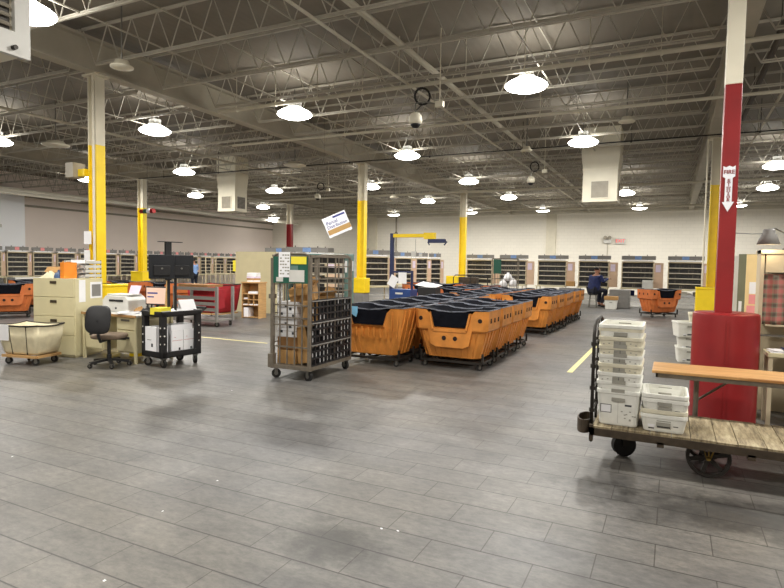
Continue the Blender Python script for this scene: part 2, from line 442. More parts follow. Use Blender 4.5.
pipe('sprinkler_pipe', 'cream pipe crossing the roof in front of the back wall', [(-26.5,32.4,4.8),(13,32.4,4.8)], .06, M['pipe'])

# ---------------------------------------------------------------- columns
def ibeam(b, x, y, z0, z1, w=.30, d=.20, t=.03, mi=0):
    b.box(x-w/2, y-d/2, z0, x-w/2+t, y+d/2, z1, mi); b.box(x+w/2-t, y-d/2, z0, x+w/2, y+d/2, z1, mi)
    b.box(x-w/2+t, y-.02, z0, x+w/2-t, y+.02, z1, mi)
def column(label, x, y, zc, mats, w=.30, conduit=None, rz=0):
    t = thing('steel_column', label, 'column', (x,y,0), rz)
    b = MB(); ibeam(b, 0, 0, 0, zc, w); b.build('painted_lower_shaft', mats[0], t)
    b = MB(); ibeam(b, 0, 0, zc, 4.97, w); b.box(-.18,-.16,4.97,.18,.16,5.0); b.build('white_upper_shaft', mats[1], t)
    if conduit:
        b = MB(); b.tube([(conduit,-.17,.3),(conduit,-.17,4.95)], .022, 8); b.build('conduit', M['white_paint'], t)
    return t
def guard_box(label, x0, y0, x1, y1, z1, m, z0=0, cat='column guard'):
    cx, cy = (x0+x1)/2, (y0+y1)/2
    b = MB(); w, d = x1-x0, y1-y0
    b.box(-w/2,-d/2,z0,w/2,d/2,z1); b.box(-w/2-.01,-d/2-.01,z1-.06,w/2+.01,d/2+.01,z1)
    return tag(b.build('column_guard', m, bevel=.02, loc=(cx,cy,0)), label, cat)
cA = column('thick yellow and white steel column behind the file cabinets and desk', -9.75, 7.2, 3.72, (M['yellow'], M['white_paint']), .21, .14)
cB = column('yellow steel column behind the black cart with two monitors', -20.3, 17.1, 3.8, (M['yellow'], M['white_paint']), .32)
cC = column('slim red steel column with white top, beyond the tall mail cage', -20.3, 27.5, 3.85, (M['red'], M['white_paint']), .34)
cD = column('yellow steel column just behind the tall mail cage and hanging sign', -9.6, 17.1, 3.75, (M['yellow'], M['white_paint']), .27)
cE = column('yellow steel column beyond the hampers, right of the yellow jib arm', -8.68, 24.9, 3.8, (M['yellow'], M['white_paint']), .28)
cF = column('yellow and white steel column standing behind the red column', .92, 17.1, 3.8, (M['yellow'], M['white_paint']), .24, -.22)
guard_box('yellow guard block around the column behind the printer', -9.80, 6.98, -9.24, 7.45, 1.15, M['yellow'])
guard_box('yellow guard block on the column behind the black cart', -20.3, 16.5, -19.6, 16.9, 1.12, M['yellow'])
g = thing('column_guard', 'yellow guard box with dark grey base behind the mail cage', 'column guard', (-9.45,16.7,0))
b = MB(); b.box(-.3,-.2,.62,.3,.2,1.12); b.build('guard_box', M['yellow'], g, bevel=.02)
b = MB(); b.box(-.28,-.19,0,.28,.19,.62); b.build('guard_base', M['grey'], g, bevel=.01)
g = thing('column_guard', 'short yellow guard box with white base beyond the orange hampers', 'column guard', (-8.86,24.42,0))
b = MB(); b.box(-.33,-.25,.75,.2,.2,1.12); b.build('guard_box', M['yellow'], g, bevel=.02)
b = MB(); b.box(-.31,-.23,0,.18,.19,.75); b.build('guard_base', M['lgrey'], g, bevel=.01)
guard_box('yellow guard block behind the red drum guard', .55, 16.35, 1.25, 16.85, 1.15, M['yellow'])

# red square column with its drum guard
t = thing('square_column', 'red square column with white top standing in the red drum guard', 'column', (.49,6.92,0))
b = MB(); b.box(-.078,-.078,0,.078,.078,3.5); b.build('red_lower_shaft', M['red'], t, bevel=.008)
b = MB(); b.box(-.078,-.078,3.5,.078,.078,5.0); b.box(-.15,-.15,4.97,.15,.15,5.0); b.build('white_upper_shaft', M['red_white'], t, bevel=.008)
t = thing('column_guard', 'red drum-shaped guard around the square red column', 'column guard', (.52,6.92,0))
b = MB()
n = 40; prof = [(.312,0),(.312,1.10),(.307,1.14),(.29,1.15),(.115,1.15)]
b.lathe(prof, n=n); b.build('drum', M['red'], t, smooth=True).modifiers.new('e','EDGE_SPLIT').split_angle = R(40)
b = MB(); b.box(-.012,-.317,0,.012,-.305,1.08); b.build('seam', M['red'], t)
# FIRE EXTINGUISHER arrow
t = thing('arrow_sign', 'white arrow sign with red letters high on the red square column', 'sign', (.483,6.838,2.20))
b = MB()
pts = [(-.055,.47),(-.03,.455),(0,.47),(.03,.455),(.055,.47),(.055,.36),(.033,.345),(.033,.10),(.055,.10),(0,0),(-.055,.10),(-.033,.10),(-.033,.345),(-.055,.36)]
b.rings([[(x,-.004,z) for x,z in pts],[(x,0,z) for x,z in pts]]); b.build('sign_plate', M['signwhite'], t)
text('FIRE', .055, M['red'], t, (0,-.006,.405), (PI/2,0,0), ext=.0015)
text('\n'.join('EXTINGUISHER'), .026, M['red'], t, (0,-.006,.218), (PI/2,0,0), line=.74, ext=.0008).scale = (2.0,1,1)

# ---------------------------------------------------------------- high-bay lights
def make_light():
    t = thing('high_bay_light', 'x', 'ceiling light')
    b = MB(); b.lathe([(.03,.02),(.2,.0),(.30,-.05),(.37,-.10),(.375,-.12),(.34,-.155),(.24,-.19),(.12,-.205),(.02,-.21)], n=28)
    b.build('lens', M['lens'], t, smooth=True)
    b = MB(); b.cyl((0,0,.02),.16,.05,20); b.box(-.11,-.09,.04,.11,.09,.17); b.build('ballast_housing', M['lgrey'], t)
    b = MB(); b.tube([(0,0,.17),(0,0,.42)], .012, 6); b.build('hanging_rod', M['steel'], t)
    return t
ltA = bpy.data.lights.new('lamp_glow', 'AREA'); ltA.shape = 'DISK'; ltA.size = .6; ltA.energy = 175; ltA.color = (1,.965,.90)
proto_light = make_light()
LIGHTS = [
 (-2.47,10.3,'largest glowing dome light, high above the front of the hampers'),
 (-2.2,15.5,'glowing dome light just in front of the hanging white air duct above the aisle'),
 (-1.95,26.6,'glowing dome light just right of and behind the air duct above the aisle'),
 (-1.72,33.2,'small far dome light near the back wall, right of the duct above the aisle'),
 (3.2,26.6,'glowing dome light right of the red column, middle of the three there'),
 (2.8,33.2,'farthest of the three dome lights right of the red column'),
 (2.75,21.1,'glowing dome light at the right edge of the photo, nearest of three there'),
 (-7.05,26.6,'glowing dome light over the shelves, right of the yellow column beyond the hampers'),
 (-7.17,21.1,'glowing dome light above and left of the top of the far yellow column'),
 (-7.2,15.5,'bright dome light above the yellow jib arm'),
 (-7.5,10.3,'bright dome light high above the tall mail cage'),
 (-11.7,10.25,'bright dome light above the black cart, left of the mail cage'),
 (-16.1,15.4,'glowing dome light between the two left yellow columns and the small air duct'),
 (-21.3,21.1,'glowing dome light just left of the small hanging air duct'),
 (-11.5,21.2,'glowing dome light just right of the yellow column beside the hanging sign'),
 (-16.3,20.9,'glowing dome light just right of the small hanging air duct'),
 (-21.8,26.9,'dome light below and right of the small air duct'),
 (-26.1,33.4,'faint far dome light in the corner of the room'),
 (-11.3,26.9,'dome light above the blue hoist mast'),
 (-11.1,33.2,'small far dome light right of the far yellow column top'),
 (-6.8,33.2,'small far dome light left of the duct above the aisle'),
 (-16.4,33.4,'small far dome light over the shelves left of the hoist'),
 (-7.75,4.7,'bright dome light partly hidden by the louvred unit in the top corner'),
 (-21.4,15.4,'dome light behind the thick yellow column near the left wall pipes'),
 (3.0,10.3,'dome light beyond the right edge of the view, in the second row'),
 (-2.3,5.1,'dome light overhead, out of the top of the view above the aisle'),
 (3.0,5.1,'dome light overhead at the right, above the wooden truck'),
 (-2.4,-.3,'dome light over the place where the camera stands'),
 (-8.0,-.6,'dome light behind the camera on the left'),
 (3.0,-.4,'dome light behind the camera on the right'),
 (-13,4.8,'dome light beyond the left edge of the view'),
 (-17,9.5,'dome light left of the view above the left hampers'),
 (8.5,5,'dome light far right of the view in the near row'),
 (8.5,15.5,'dome light far right of the view in the middle row'),
 (8.5,27,'dome light far right of the view in the far row'),
]
for i, (x, y, lab) in enumerate(LIGHTS):
    o = proto_light if i == 0 else dup(proto_light)
    o.location = (x, y, 4.93); o['label'] = lab; o['group'] = 'glowing high-bay lights'
    l = bpy.data.objects.new('lamp_glow', ltA); C.objects.link(l); l.location = (x, y, 4.70); l.parent = None
# unlit fittings and ceiling speakers
def unlit(x, y, z, lab, r=.22):
    t = thing('ceiling_speaker', lab, 'ceiling fitting', (x,y,z))
    b = MB(); b.lathe([(.02,.06),(r*.6,.06),(r*.75,.0),(r*1.05,-.03),(r*1.02,-.05),(r*.4,-.07),(.01,-.07)], n=22); b.build('dome', M['ducts'], t, smooth=True)
    b = MB(); b.tube([(0,0,.06),(0,0,ZC-z)], .014, 6); b.build('hanging_rod', M['steel'], t)
unlit(-8.04, 6.4, 4.72, 'unlit cream dome hanging by the top of the thick yellow column', .17)
unlit(-10.9, 15.0, 4.72, 'unlit cream dome hanging left of the yellow column beside the sign', .34)
unlit(-3.61, 15.3, 4.72, 'small unlit cream dome left of the large air duct', .15)
unlit(-14.6, 9.6, 4.6, 'unlit grey dome fitting at the left edge below the roof', .32)
unlit(-11.2, 22.8, 4.6, 'small cream dome above the hoist arm', .2)
unlit(-1.0, 13.2, 4.75, 'cream dome between the large air duct and the red column', .16)

# ---------------------------------------------------------------- air ducts
def duct(label, x0, y0, w, d, z0, gw=.42, loc_rz=0):
    t = thing('air_duct', label, 'air duct', (x0+w/2, y0+d/2, 0))
    b = MB(); a, c = w/2, d/2
    rs = []
    for (z, k) in ((z0,1),(4.55,1),(4.75,1.06),(4.95,1.10),(ZC,1.10)):
        rs.append([(-a*k,-c*k,z),(a*k,-c*k,z),(a*k,c*k,z),(-a*k,c*k,z)])
    b.rings(rs); b.box(-a-.015,-c-.015,4.52,a+.015,c+.015,4.56); b.box(-a-.01,-c-.01,z0-.02,a+.01,c+.01,z0+.03)
    b.build('duct_box', M['ducts'], t)
    for nm, T in (('front_grille', Matrix.Translation((0,-c,0))), ('side_grille', Matrix.Translation((a,0,0)) @ Matrix.Rotation(PI/2,4,'Z'))):
        b = MB(); g = gw/2; zc = z0+.10+g
        b.box(-g,-.012,zc-g,g,-.002,zc+g,0,T)
        for s in range(9):
            zz = zc-g+.03+s*(2*g-.06)/8; b.box(-g+.02,-.022,zz-.008,g-.02,-.010,zz+.008,1,T)
        for q in ((-g-.03,zc-g-.03,-g,zc+g+.03),(g,zc-g-.03,g+.03,zc+g+.03)): b.box(q[0],-.02,q[1],q[2],0,q[3],2,T)
        b.box(-g,-.02,zc-g-.03,g,0,zc-g,2,T); b.box(-g,-.02,zc+g,g,0,zc+g+.03,2,T)
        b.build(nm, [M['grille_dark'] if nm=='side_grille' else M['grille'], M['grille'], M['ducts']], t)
    return t
duct('large white hanging air duct with square grille above the right aisle', -2.53, 18.0, .98, .9, 3.58, .48)
duct('smaller cream hanging air duct between the black cart and the far red column', -16.5, 17.55, .88, .7, 3.62, .46)
t = thing('louvred_unit', 'white louvred heater unit cut off by the top left corner of the photo', 'heater', (-5.75,2.47,-.06))
b = MB(); b.box(-.55,-.7,3.44,.55,.7,5.4); b.build('casing', M['ducts'], t, bevel=.01)
b = MB(); b.box(.545,-.55,3.62,.556,.55,5.3); b.build('louvre_opening', M['grille_dark'], t)
for k in range(22):
    b = MB(); b.bar((.57,-.55,3.66+k*.075),(.57,.55,3.66+k*.075),.05,.012,0,(1,0,1)); b.build('louvre_blade', M['grille'], t)
b = MB(); b.box(.55,-.7,3.40,.60,.7,3.60); b.box(.55,.57,3.6,.60,.7,5.4); b.build('outer_frame', M['lgrey'], t)
b = MB(); b.cyl((.62,.55,3.46),.02,.05,10,'x'); b.build('drain_stub', M['dark_steel'], t)

# ---------------------------------------------------------------- dome cameras with cable coils
def dome_cam(x, y, z, lab, s=1.):
    t = thing('security_camera', lab, 'camera', (x,y,z))
    b = MB(); b.lathe([(.02,.12),(.07,.11),(.11,.06),(.12,0),(.115,-.06),(.09,-.08)], n=22); b.build('camera_body', M['ducts'], t, smooth=True)
    b = MB(); b.lathe([(.09,-.08),(.085,-.10),(.05,-.14),(.01,-.15)], n=18); b.build('glass_dome', M['black'], t, smooth=True)
    b = MB(); b.tube([(0,0,.12),(0,0,.28),(.12,.1,.32),(.3,.25,.3)], .014, 6); b.build('bracket', M['steel'], t)
    b = MB()
    for k in range(3):
        r = .13+.012*k
        b.tube([(.08+r*math.cos(a)*.8, .1+r*math.cos(a)*.5, .42+r*math.sin(a)) for a in [2*PI*j/20 for j in range(20)]], .008, 6, closed=True)
    b.tube([(.08,.1,.28),(0,0,.15)], .008, 6)
    b.build('cable_coil', M['black_rubber'], t)
    b = MB(); b.box(.28,.2,.24,.42,.3,.34); b.tube([(.35,.25,.34),(.35,.25,ZC-z)], .01, 6); b.build('junction_box', M['ducts'], t)
dome_cam(-4.15, 9.25, 4.14, 'domed security camera with black cable coil above the mail cage and hampers')
dome_cam(-13.1, 19.6, 4.3, 'small domed camera with cable coil above the hanging parcel sign')
dome_cam(-3.95, 17.4, 4.2, 'small domed camera with cable loop left of the large air duct')

# ---------------------------------------------------------------- hanging sign
t = thing('hanging_sign', 'tilted white sign reading Parcel Distribution hanging from the roof', 'sign', (-7.98,12.87,2.63))
t.scale = (1.08,1,1.08)
t.rotation_euler = (0, 0, R(27))
h = bpy.data.objects.new('sign_board', None); bpy.data.objects.remove(h)
T = Matrix.Rotation(R(-24), 4, 'Y')
b = MB(); b.box(-.30,-.012,-.25,.30,.012,.25,0,T); b.build('sign_board', M['signwhite'], t)
b = MB(); b.box(-.28,-.015,-.19,.30,-.012,-.07,0,T); b.build('tan_band', M['tan'], t)
b = MB(); b.box(-.04,-.015,.17,.27,-.012,.215,0,T); b.build('blue_logo_strip', M['signblue'], t)
R0 = (T @ Matrix.Rotation(PI/2,4,'X'))
for body, x, z, sz in (('Parcel',-.10,.09,.12),('Distribution',.0,-.01,.105)):
    o = text(body, sz, M['signblue'], t, tuple(T @ Vector((x,-.017,z))), (0,0,0)); o.rotation_euler = R0.to_euler()
b = MB()
for x in (-.26,.26):
    p = T @ Vector((x,0,.23)); b.tube([p,(p.x,0,(ZC-2.64)/1.08)], .002, 5)
b.build('hanging_wire', M['dark_steel'], t)

# ---------------------------------------------------------------- platform truck
t = thing('platform_truck', 'long wooden platform truck with iron frame carrying white tubs', 'truck', (-.56,4.80,0))
b = MB(); L_, W_ = 2.5, .78
xs = 0
b.box(0,0,.245,L_,.04,.305); b.box(0,W_-.04,.245,L_,W_,.305); b.box(0,0,.245,.04,W_,.31); b.box(0,0,.20,.03,.03,.33)
for x in (.5,1.1,1.9): b.box(x,0,.22,x+.05,W_,.26)
b.build('frame', M['brown_steel'], t)
x = .02; k = 0
wid = [.15,.12,.16,.15,.13,.17,.14,.18,.12,.16,.15,.17,.14,.16,.15]
while x < L_-.05 and k < len(wid):
    w = wid[k]; b = MB(); b.box(x+.002,.012,.29,min(x+w-.003,L_-.01),W_-.012,.32+.003*(k % 2)); b.build('deck_plank', M['planks'], t); x += w; k += 1
b = MB()
hp = [(.01,.05,.18),(.01,.05,1.05),(.01,.08,1.12),(.01,.16,1.16),(.01,.5,1.17),(.01,.6,1.14),(.01,.68,1.05),(.01,.70,.3)]
b.tube(hp, .014, 10); b.tube([(.01,.34,1.16),(.01,.34,.3)], .011, 8)
b.build('hoop_handle', M['dark_steel'], t, smooth=True)
b = MB()
for z in (.44,.62,.80,.98):
    b.tube([(.01,.05,z),(.01,.34,z)], .011, 8); b.tube([(.01,.34,z+.02),(.01,.70,z+.02)], .011, 8); b.cyl((.01,.34,z+.01),.022,.04,10); b.cyl((.01,.06,z),.024,.03,10)
b.build('rungs', M['dark_steel'], t)
def spoked(b, c, r, w, axis='y', nsp=6, hub=.03):
    c = Vector(c)
    pts = [c+Vector((math.cos(a)*(r-.014),0,math.sin(a)*(r-.014))) for a in [2*PI*j/30 for j in range(30)]]
    rs = []
    n = 36
    prof = [(r-.028,-w/2),(r-.004,-w/2),(r,-w/4),(r,w/4),(r-.004,w/2),(r-.028,w/2)]
    vs = []; fs = []
    for j in range(n):
        a = 2*PI*j/n
        for (rr, yy) in prof: vs.append((c.x+rr*math.cos(a), c.y+yy, c.z+rr*math.sin(a)))
    for j in range(n):
        for k in range(6): fs.append((j*6+k, j*6+(k+1) % 6, ((j+1) % n)*6+(k+1) % 6, ((j+1) % n)*6+k))
    b.add(vs, fs)
    for j in range(nsp):
        a = 2*PI*j/nsp+.26; b.bar(c, c+Vector((math.cos(a)*(r-.02),0,math.sin(a)*(r-.02))), .02, .03)
    b.cyl(c, hub, w*1.3, 14, 'y')
for yy in (.16,.60):
    b = MB(); spoked(b, (.86,yy,.157), .157, .06); w = b.build('centre_wheel', M['dark_steel'], t)
    b = MB(); b.cyl((.86,yy-.035,.157),.018,.03,10,'y')
    for dx in (-.045,0,.045): b.bar((.86+dx*.3,yy-.045,.157),(.86+dx,yy-.045,.26),.010)
    b.build('axle_bracket', M['brass'], w)
for xx, yy in ((.24,.38),(2.2,.38)):
    b = MB(); b.cyl((0,0,.097),.097,.055,24,'y'); b.cyl((0,0,.097),.03,.075,12,'y')
    w = b.build('end_caster', M['black_rubber'], t, loc=(xx,yy,0), rz=R(28))
    b = MB(); b.box(-.03,-.05,.10,.03,-.04,.245); b.box(-.03,.04,.10,.03,.05,.245); b.box(-.05,-.06,.23,.05,.06,.25); b.build('fork', M['dark_steel'], w)
b = MB()
arc = [(-.05+.062*math.cos(a), .16+.15*math.sin(a)) for a in [PI*2*j/20 for j in range(20)]]
b.rings([[(x,y,z) for x,y in arc] for z in (.25,.36)], cap0=False, cap1=False)
o = b.build('bumper_ring', M['brown_steel'], t); s = o.modifiers.new('s','SOLIDIFY'); s.thickness = .008
b = MB(); b.lathe([(.055,0),(.058,.045)], c=(-.055,.14,.25), n=14); b.build('bumper_pad', M['brass'], o)

# postal tubs
def tub_mesh(w, d, h, th=.006, m=0):
    """open tapered tub with rolled rim, hand slots, printed marks"""
    b = MB()
    def ring(k, z, off=0, r=.03):
        a, c = w/2*k-off, d/2*k-off; pts = []
        for (sx, sy, a0) in ((1,-1,-PI/2),(1,1,0),(-1,1,PI/2),(-1,-1,PI)):
            for q in (0,.5,1):
                an = a0+q*PI/2; pts.append((sx*(a-r)+r*math.cos(an), sy*(c-r)+r*math.sin(an), z))
        return pts
    b.rings([ring(.84,0), ring(.86,.01), ring(.965,h-.03), ring(1,h-.028), ring(1.0,h-.004), ring(.99,h), ring(.965,h, th), ring(.95,h-.03,th), ring(.83,.012,th)], cap1=True)
    z = h-.055
    yf = lambda zz: -d/2*(.86+.105*(zz/h))-.001
    for s in (1,-1):     # hand slot, both ends
        zz = z-.02
        b.box(-.05, s*abs(yf(zz))-.014, zz-.014, .05, s*abs(yf(zz))+.003, zz+.014, 1)
    b.box(-.05, d/2*.925, h-.040, .05, d/2*.985, h-.018, 1)
    return b
def tub_print(b, w, d, h, kind):
    yf = lambda zz: -d/2*(.84+.125*(zz/h))-.004
    def mark(x0, z0, x1, z1, mi): 
        b.add([(x0,yf(z0),z0),(x1,yf(z0),z0),(x1,yf(z1),z1),(x0,yf(z1),z1)], [(0,1,2,3)], mi)
    if kind == 'full':
        mark(-.135,.10,-.05,.105,2); mark(-.135,.165,-.05,.17,2); mark(-.135,.105,-.13,.165,2); mark(-.055,.105,-.05,.165,2); mark(-.129,.106,-.056,.164,3); mark(.05,.165,.10,.18,2)
        random.seed(3)
        for k in range(9): x = .02+random.random()*.1; z = .04+random.random()*.09; mark(x,z,x+.014,z+.009,1)
        mark(-.002,.02,.0,.22,1)
    elif kind == 'nest':
        zt = h-.045
        mark(-.05,zt-.025,.04,zt+.01,1)
        for k in range(7): x = -.13+k*.04; mark(x,zt-.02+.006*(k%3),x+.012,zt-.012+.006*(k%3),1)
        mark(-.005,zt-.02,.0,zt+.01,2)
    elif kind == 'low':
        mark(-.045,.03,.055,.036,1); mark(-.045,.037,.05,.058,2); mark(-.11,.035,-.06,.06,3); mark(.07,.05,.105,.06,2); mark(-.105,.02,-.065,.03,2)
    return b
def tubs(name, label_list, x, y, z0, rows, w, d, h, pitch, kinds, mats, group, rz=0):
    for i in range(rows):
        b = tub_mesh(w, d, h); tub_print(b, w, d, h, kinds[i])
        jx, jy = (random.random()-.5)*.008, (random.random()-.5)*.012
        o = b.build(name, [mats[i], M['slot_grey'], M['ink'], M['paper']], loc=(x+jx,y+jy,z0+pitch[i]), rz=rz+(random.random()-.5)*.02)
        tag(o, label_list[i], 'tub', group)
TZ = .325
lab1 = ['deep white plastic tub at the bottom of the tall stack on the wooden truck'] + \
  ['white tub nested %s above the bottom one in the tall stack' % ORD[i] for i in range(7)] + ['clean white tub on top of the tall stack on the wooden truck']
pt = [0]+[.072*(i+1) for i in range(7)]+[.53]
tubs('postal_tub', lab1, -.355, 5.10, TZ, 9, .335, .47, .29, pt, ['full']+['nest']*7+['none'],
     [M['tub'],M['tub'],M['tub'],M['tub_yellow'],M['tub'],M['tub_yellow'],M['tub_yellow'],M['tub_yellow'],M['tub']], 'tubs in the tall stack on the truck')
lab2 = ['low white tub with printed label at the bottom of the short stack', 'second low tub from the bottom of the short stack','third low tub with white label in the short stack','low white tub on top of the short stack beside the tall one']
tubs('letter_tub', lab2, -.02, 5.06, TZ, 4, .335, .43, .14, [0,.035,.12,.16], ['low','none','low','none'], [M['tub'],M['tub_yellow'],M['tub'],M['tub']], 'tubs in the short stack on the truck')

# ---------------------------------------------------------------- folding table
t = thing('folding_table', 'narrow folding table with wood-look top behind the wooden truck', 'table', (-.13,5.46,0.012))
b = MB(); b.box(0,0,.675,2.0,.50,.70); b.build('tabletop', M['laminate'], t, bevel=.004)
b = MB(); b.box(.03,.02,.635,1.97,.04,.675); b.box(.03,.46,.635,1.97,.48,.675); b.box(.03,.02,.635,.05,.48,.675); b.build('apron', M['cage_steel'], t)
for x in (.36,1.66):
    for y in (.23,.44):
        b = MB(); b.tube([(x,y,-.01),(x,y,.64)], .017, 8); b.build('leg', M['cage_steel'], t)
    b = MB(); b.tube([(x,.33,.40),(x+(.3 if x < 1 else -.3),.33,.64)], .011, 8); b.tube([(x,.23,.4),(x,.44,.4)], .011, 8); b.build('brace', M['cage_steel'], t)

# ---------------------------------------------------------------- right-hand desk, curtain cabinet, boards, lamp
t = thing('curtained_cabinet', 'beige open cabinet with plaid curtain at the right edge', 'cabinet', (.845,7.25,0))
b = MB(); b.box(0,0,0,.035,.3,1.82); b.box(1.05,0,0,1.12,.45,1.82); b.box(.05,.43,.0,1.05,.45,1.82); b.box(0,-.01,1.78,1.12,.45,1.82); b.box(.05,.0,1.58,1.05,.02,1.78); b.box(.07,.02,1.0,1.05,.43,1.02); b.build('body', M['beige_case'], t)
b = MB(); nx, nz = 40, 10
vs = [(.04+i*1.0/nx, .035+.018*math.sin(i*1.1)+.006*math.sin(i*2.3+j), 1.02+j*.54/nz) for j in range(nz+1) for i in range(nx+1)]
fs = [(j*(nx+1)+i, j*(nx+1)+i+1, (j+1)*(nx+1)+i+1, (j+1)*(nx+1)+i) for j in range(nz) for i in range(nx)]
b.add(vs, fs); b.build('plaid_curtain', M['plaid'], t, smooth=True).modifiers.new('s','SOLIDIFY').thickness = .004
b = MB(); b.tube([(.07,.03,1.58),(1.05,.03,1.58)], .008, 8); b.build('curtain_rod', M['steel'], t)
b = MB(); b.box(.0,-.10,.90,1.05,.02,.915); b.build('metal_shelf', M['steel'], t)
t = thing('side_desk', 'beige side desk below the plaid curtain with papers on it', 'desk', (.90,6.86,0))
b = MB(); b.box(0,0,.72,1.3,.37,.76); b.build('desktop', M['beige'], t, bevel=.005)
for p in ((.03,.03),(1.24,.03),(.03,.31),(1.24,.31)):
    b = MB(); b.box(p[0]-.02,p[1]-.02,0,p[0]+.02,p[1]+.02,.72); b.build('leg', M['beige_case'], t)
for k, (x, y, r_, mm) in enumerate(((1.06,7.0,.1,'paper'),(1.3,6.97,-.2,'paper_lilac'),(1.08,7.04,.3,'paper'))):
    b = MB(); b.box(-.14,-.1,0,.14,.1,.006)
    tag(b.build('paper_sheet', M[mm], loc=(x,y,.762+.007*k), rz=r_), ['white papers at the front edge of the side desk','pale lilac sheet beside the papers on the side desk','white sheet topmost of the papers on the side desk'][k], 'paper')
b = MB(); nx = 14
vs = []; 
for j in range(nx+1):
    for i in range(nx+1):
        u, v = i/nx-.5, j/nx-.5; rr = math.hypot(u,v)*2
        vs.append((u*.5, v*.3, max(0,.13*(1-rr**1.6))*(1+.3*math.sin(9*u+5*v)) + .004))
b.add(vs, [(j*(nx+1)+i, j*(nx+1)+i+1, (j+1)*(nx+1)+i+1, (j+1)*(nx+1)+i) for j in range(nx) for i in range(nx)])
tag(b.build('folded_jacket', M['navycloth'], smooth=True, loc=(1.30,7.06,.785)), 'dark navy cloth heaped on the side desk', 'cloth')
b = MB(); b.box(-.18,-.14,0,.18,.14,.42); t = b.build('carton', M['lgrey'], loc=(1.32,7.02,.0)); tag(t, 'pale grey carton with dark print standing under the side desk', 'box')
b = MB(); 
for k in range(3): b.box(-.02,-.143,.10+k*.045,.14,-.141,.125+k*.045)
b.build('print', M['ink'], t)
b = MB(); b.box(-.18,-.14,0,.18,.14,.2); tag(b.build('carton', M['lgrey'], loc=(1.32,7.02,.421)), 'pale carton stacked on the printed one under the side desk', 'box')
t = thing('notice_board', 'cream board with pink notices standing behind the red column', 'board', (.84,8.5,0))
b = MB(); b.box(0,0,0,1.1,.03,1.8); b.build('board', M['cream_board'], t)
for (x0,z0,x1,z1,mm) in ((.04,1.3,.12,1.45,'paper'),(.04,1.17,.12,1.29,'paper_pink'),(.02,.95,.11,1.15,'paper_pink'),(.02,.9,.10,.93,'paper')):
    b = MB(); b.box(x0,-.004,z0,x1,-.001,z1); b.build('notice', M[mm], t)
t = thing('screen_board', 'grey-green board beyond the cream notice board', 'board', (.80,9.6,0))
b = MB(); b.box(.05,0,0,1.2,.03,1.83); b.build('board', M['olive'], t); b = MB(); b.box(0,0,0,.05,.03,1.8); b.build('pale_edge', M['lgrey'], t)
b = MB(); b.box(.07,-.004,1.0,.11,-.001,1.15); b.build('tag', M['paper'], t)
t = thing('desk_lamp', 'grey cone-shaded desk lamp glowing above the curtained cabinet', 'lamp', (.99,7.42,1.82))
b = MB(); b.lathe([(.045,.215),(.055,.20),(.055,.17),(.07,.155),(.105,.055)], c=(-.09,-.22,0), n=26); 
b.f = [f for f in b.f if len(f) == 4]; b.m = b.m[:len(b.f)]
o = b.build('lamp_shade', M['grey'], t, smooth=True); o.modifiers.new('s','SOLIDIFY').thickness = .004
b = MB(); b.lathe([(.012,.15),(.025,.13),(.032,.10),(.025,.07),(.005,.062)], c=(-.09,-.22,0), n=14); b.build('bulb', M['bulb'], t, smooth=True)
b = MB(); b.tube([(-.09,-.22,.215),(-.02,-.1,.23),(.08,-.05,.18),(.13,.0,.08),(.12,.03,0)], .008, 8); b.cyl((.12,.03,.01),.05,.02,16); b.build('lamp_arm', M['steel'], t)
b = MB(); b.tube([(-.42,-.40,.17),(-.25,-.28,.165),(-.15,-.23,.17)], .005, 6); b.build('cord', M['grey'], t)
l = bpy.data.lights.new('lamp_bulb_glow','POINT'); l.energy = 6; l.color = (1,.82,.55); l.shadow_soft_size = .03
o = bpy.data.objects.new('lamp_bulb_glow', l); C.objects.link(o); o.location = (.90,7.20,1.88)

# white sacks/tubs behind the red guard
for k, (x, y, z, r_, lab) in enumerate(((.30,11.1,0,.1,'bottom white tub of the small pile behind the red drum guard'),(.32,11.1,.22,-.15,'middle white tub of the small pile behind the red drum guard'),(.26,11.05,.44,.3,'tilted white tub with black print in the pile behind the red drum guard'),(.48,11.25,.58,0,'top cream tub of the pile behind the red drum guard'))):
    b = tub_mesh(.42, .36, .26); tub_print(b, .42, .36, .26, 'low')
    tag(b.build('postal_tub', [M['tub_yellow'] if k == 3 else M['tub'], M['slot_grey'], M['ink'], M['paper']], loc=(x,y,z), rz=r_), lab, 'tub')

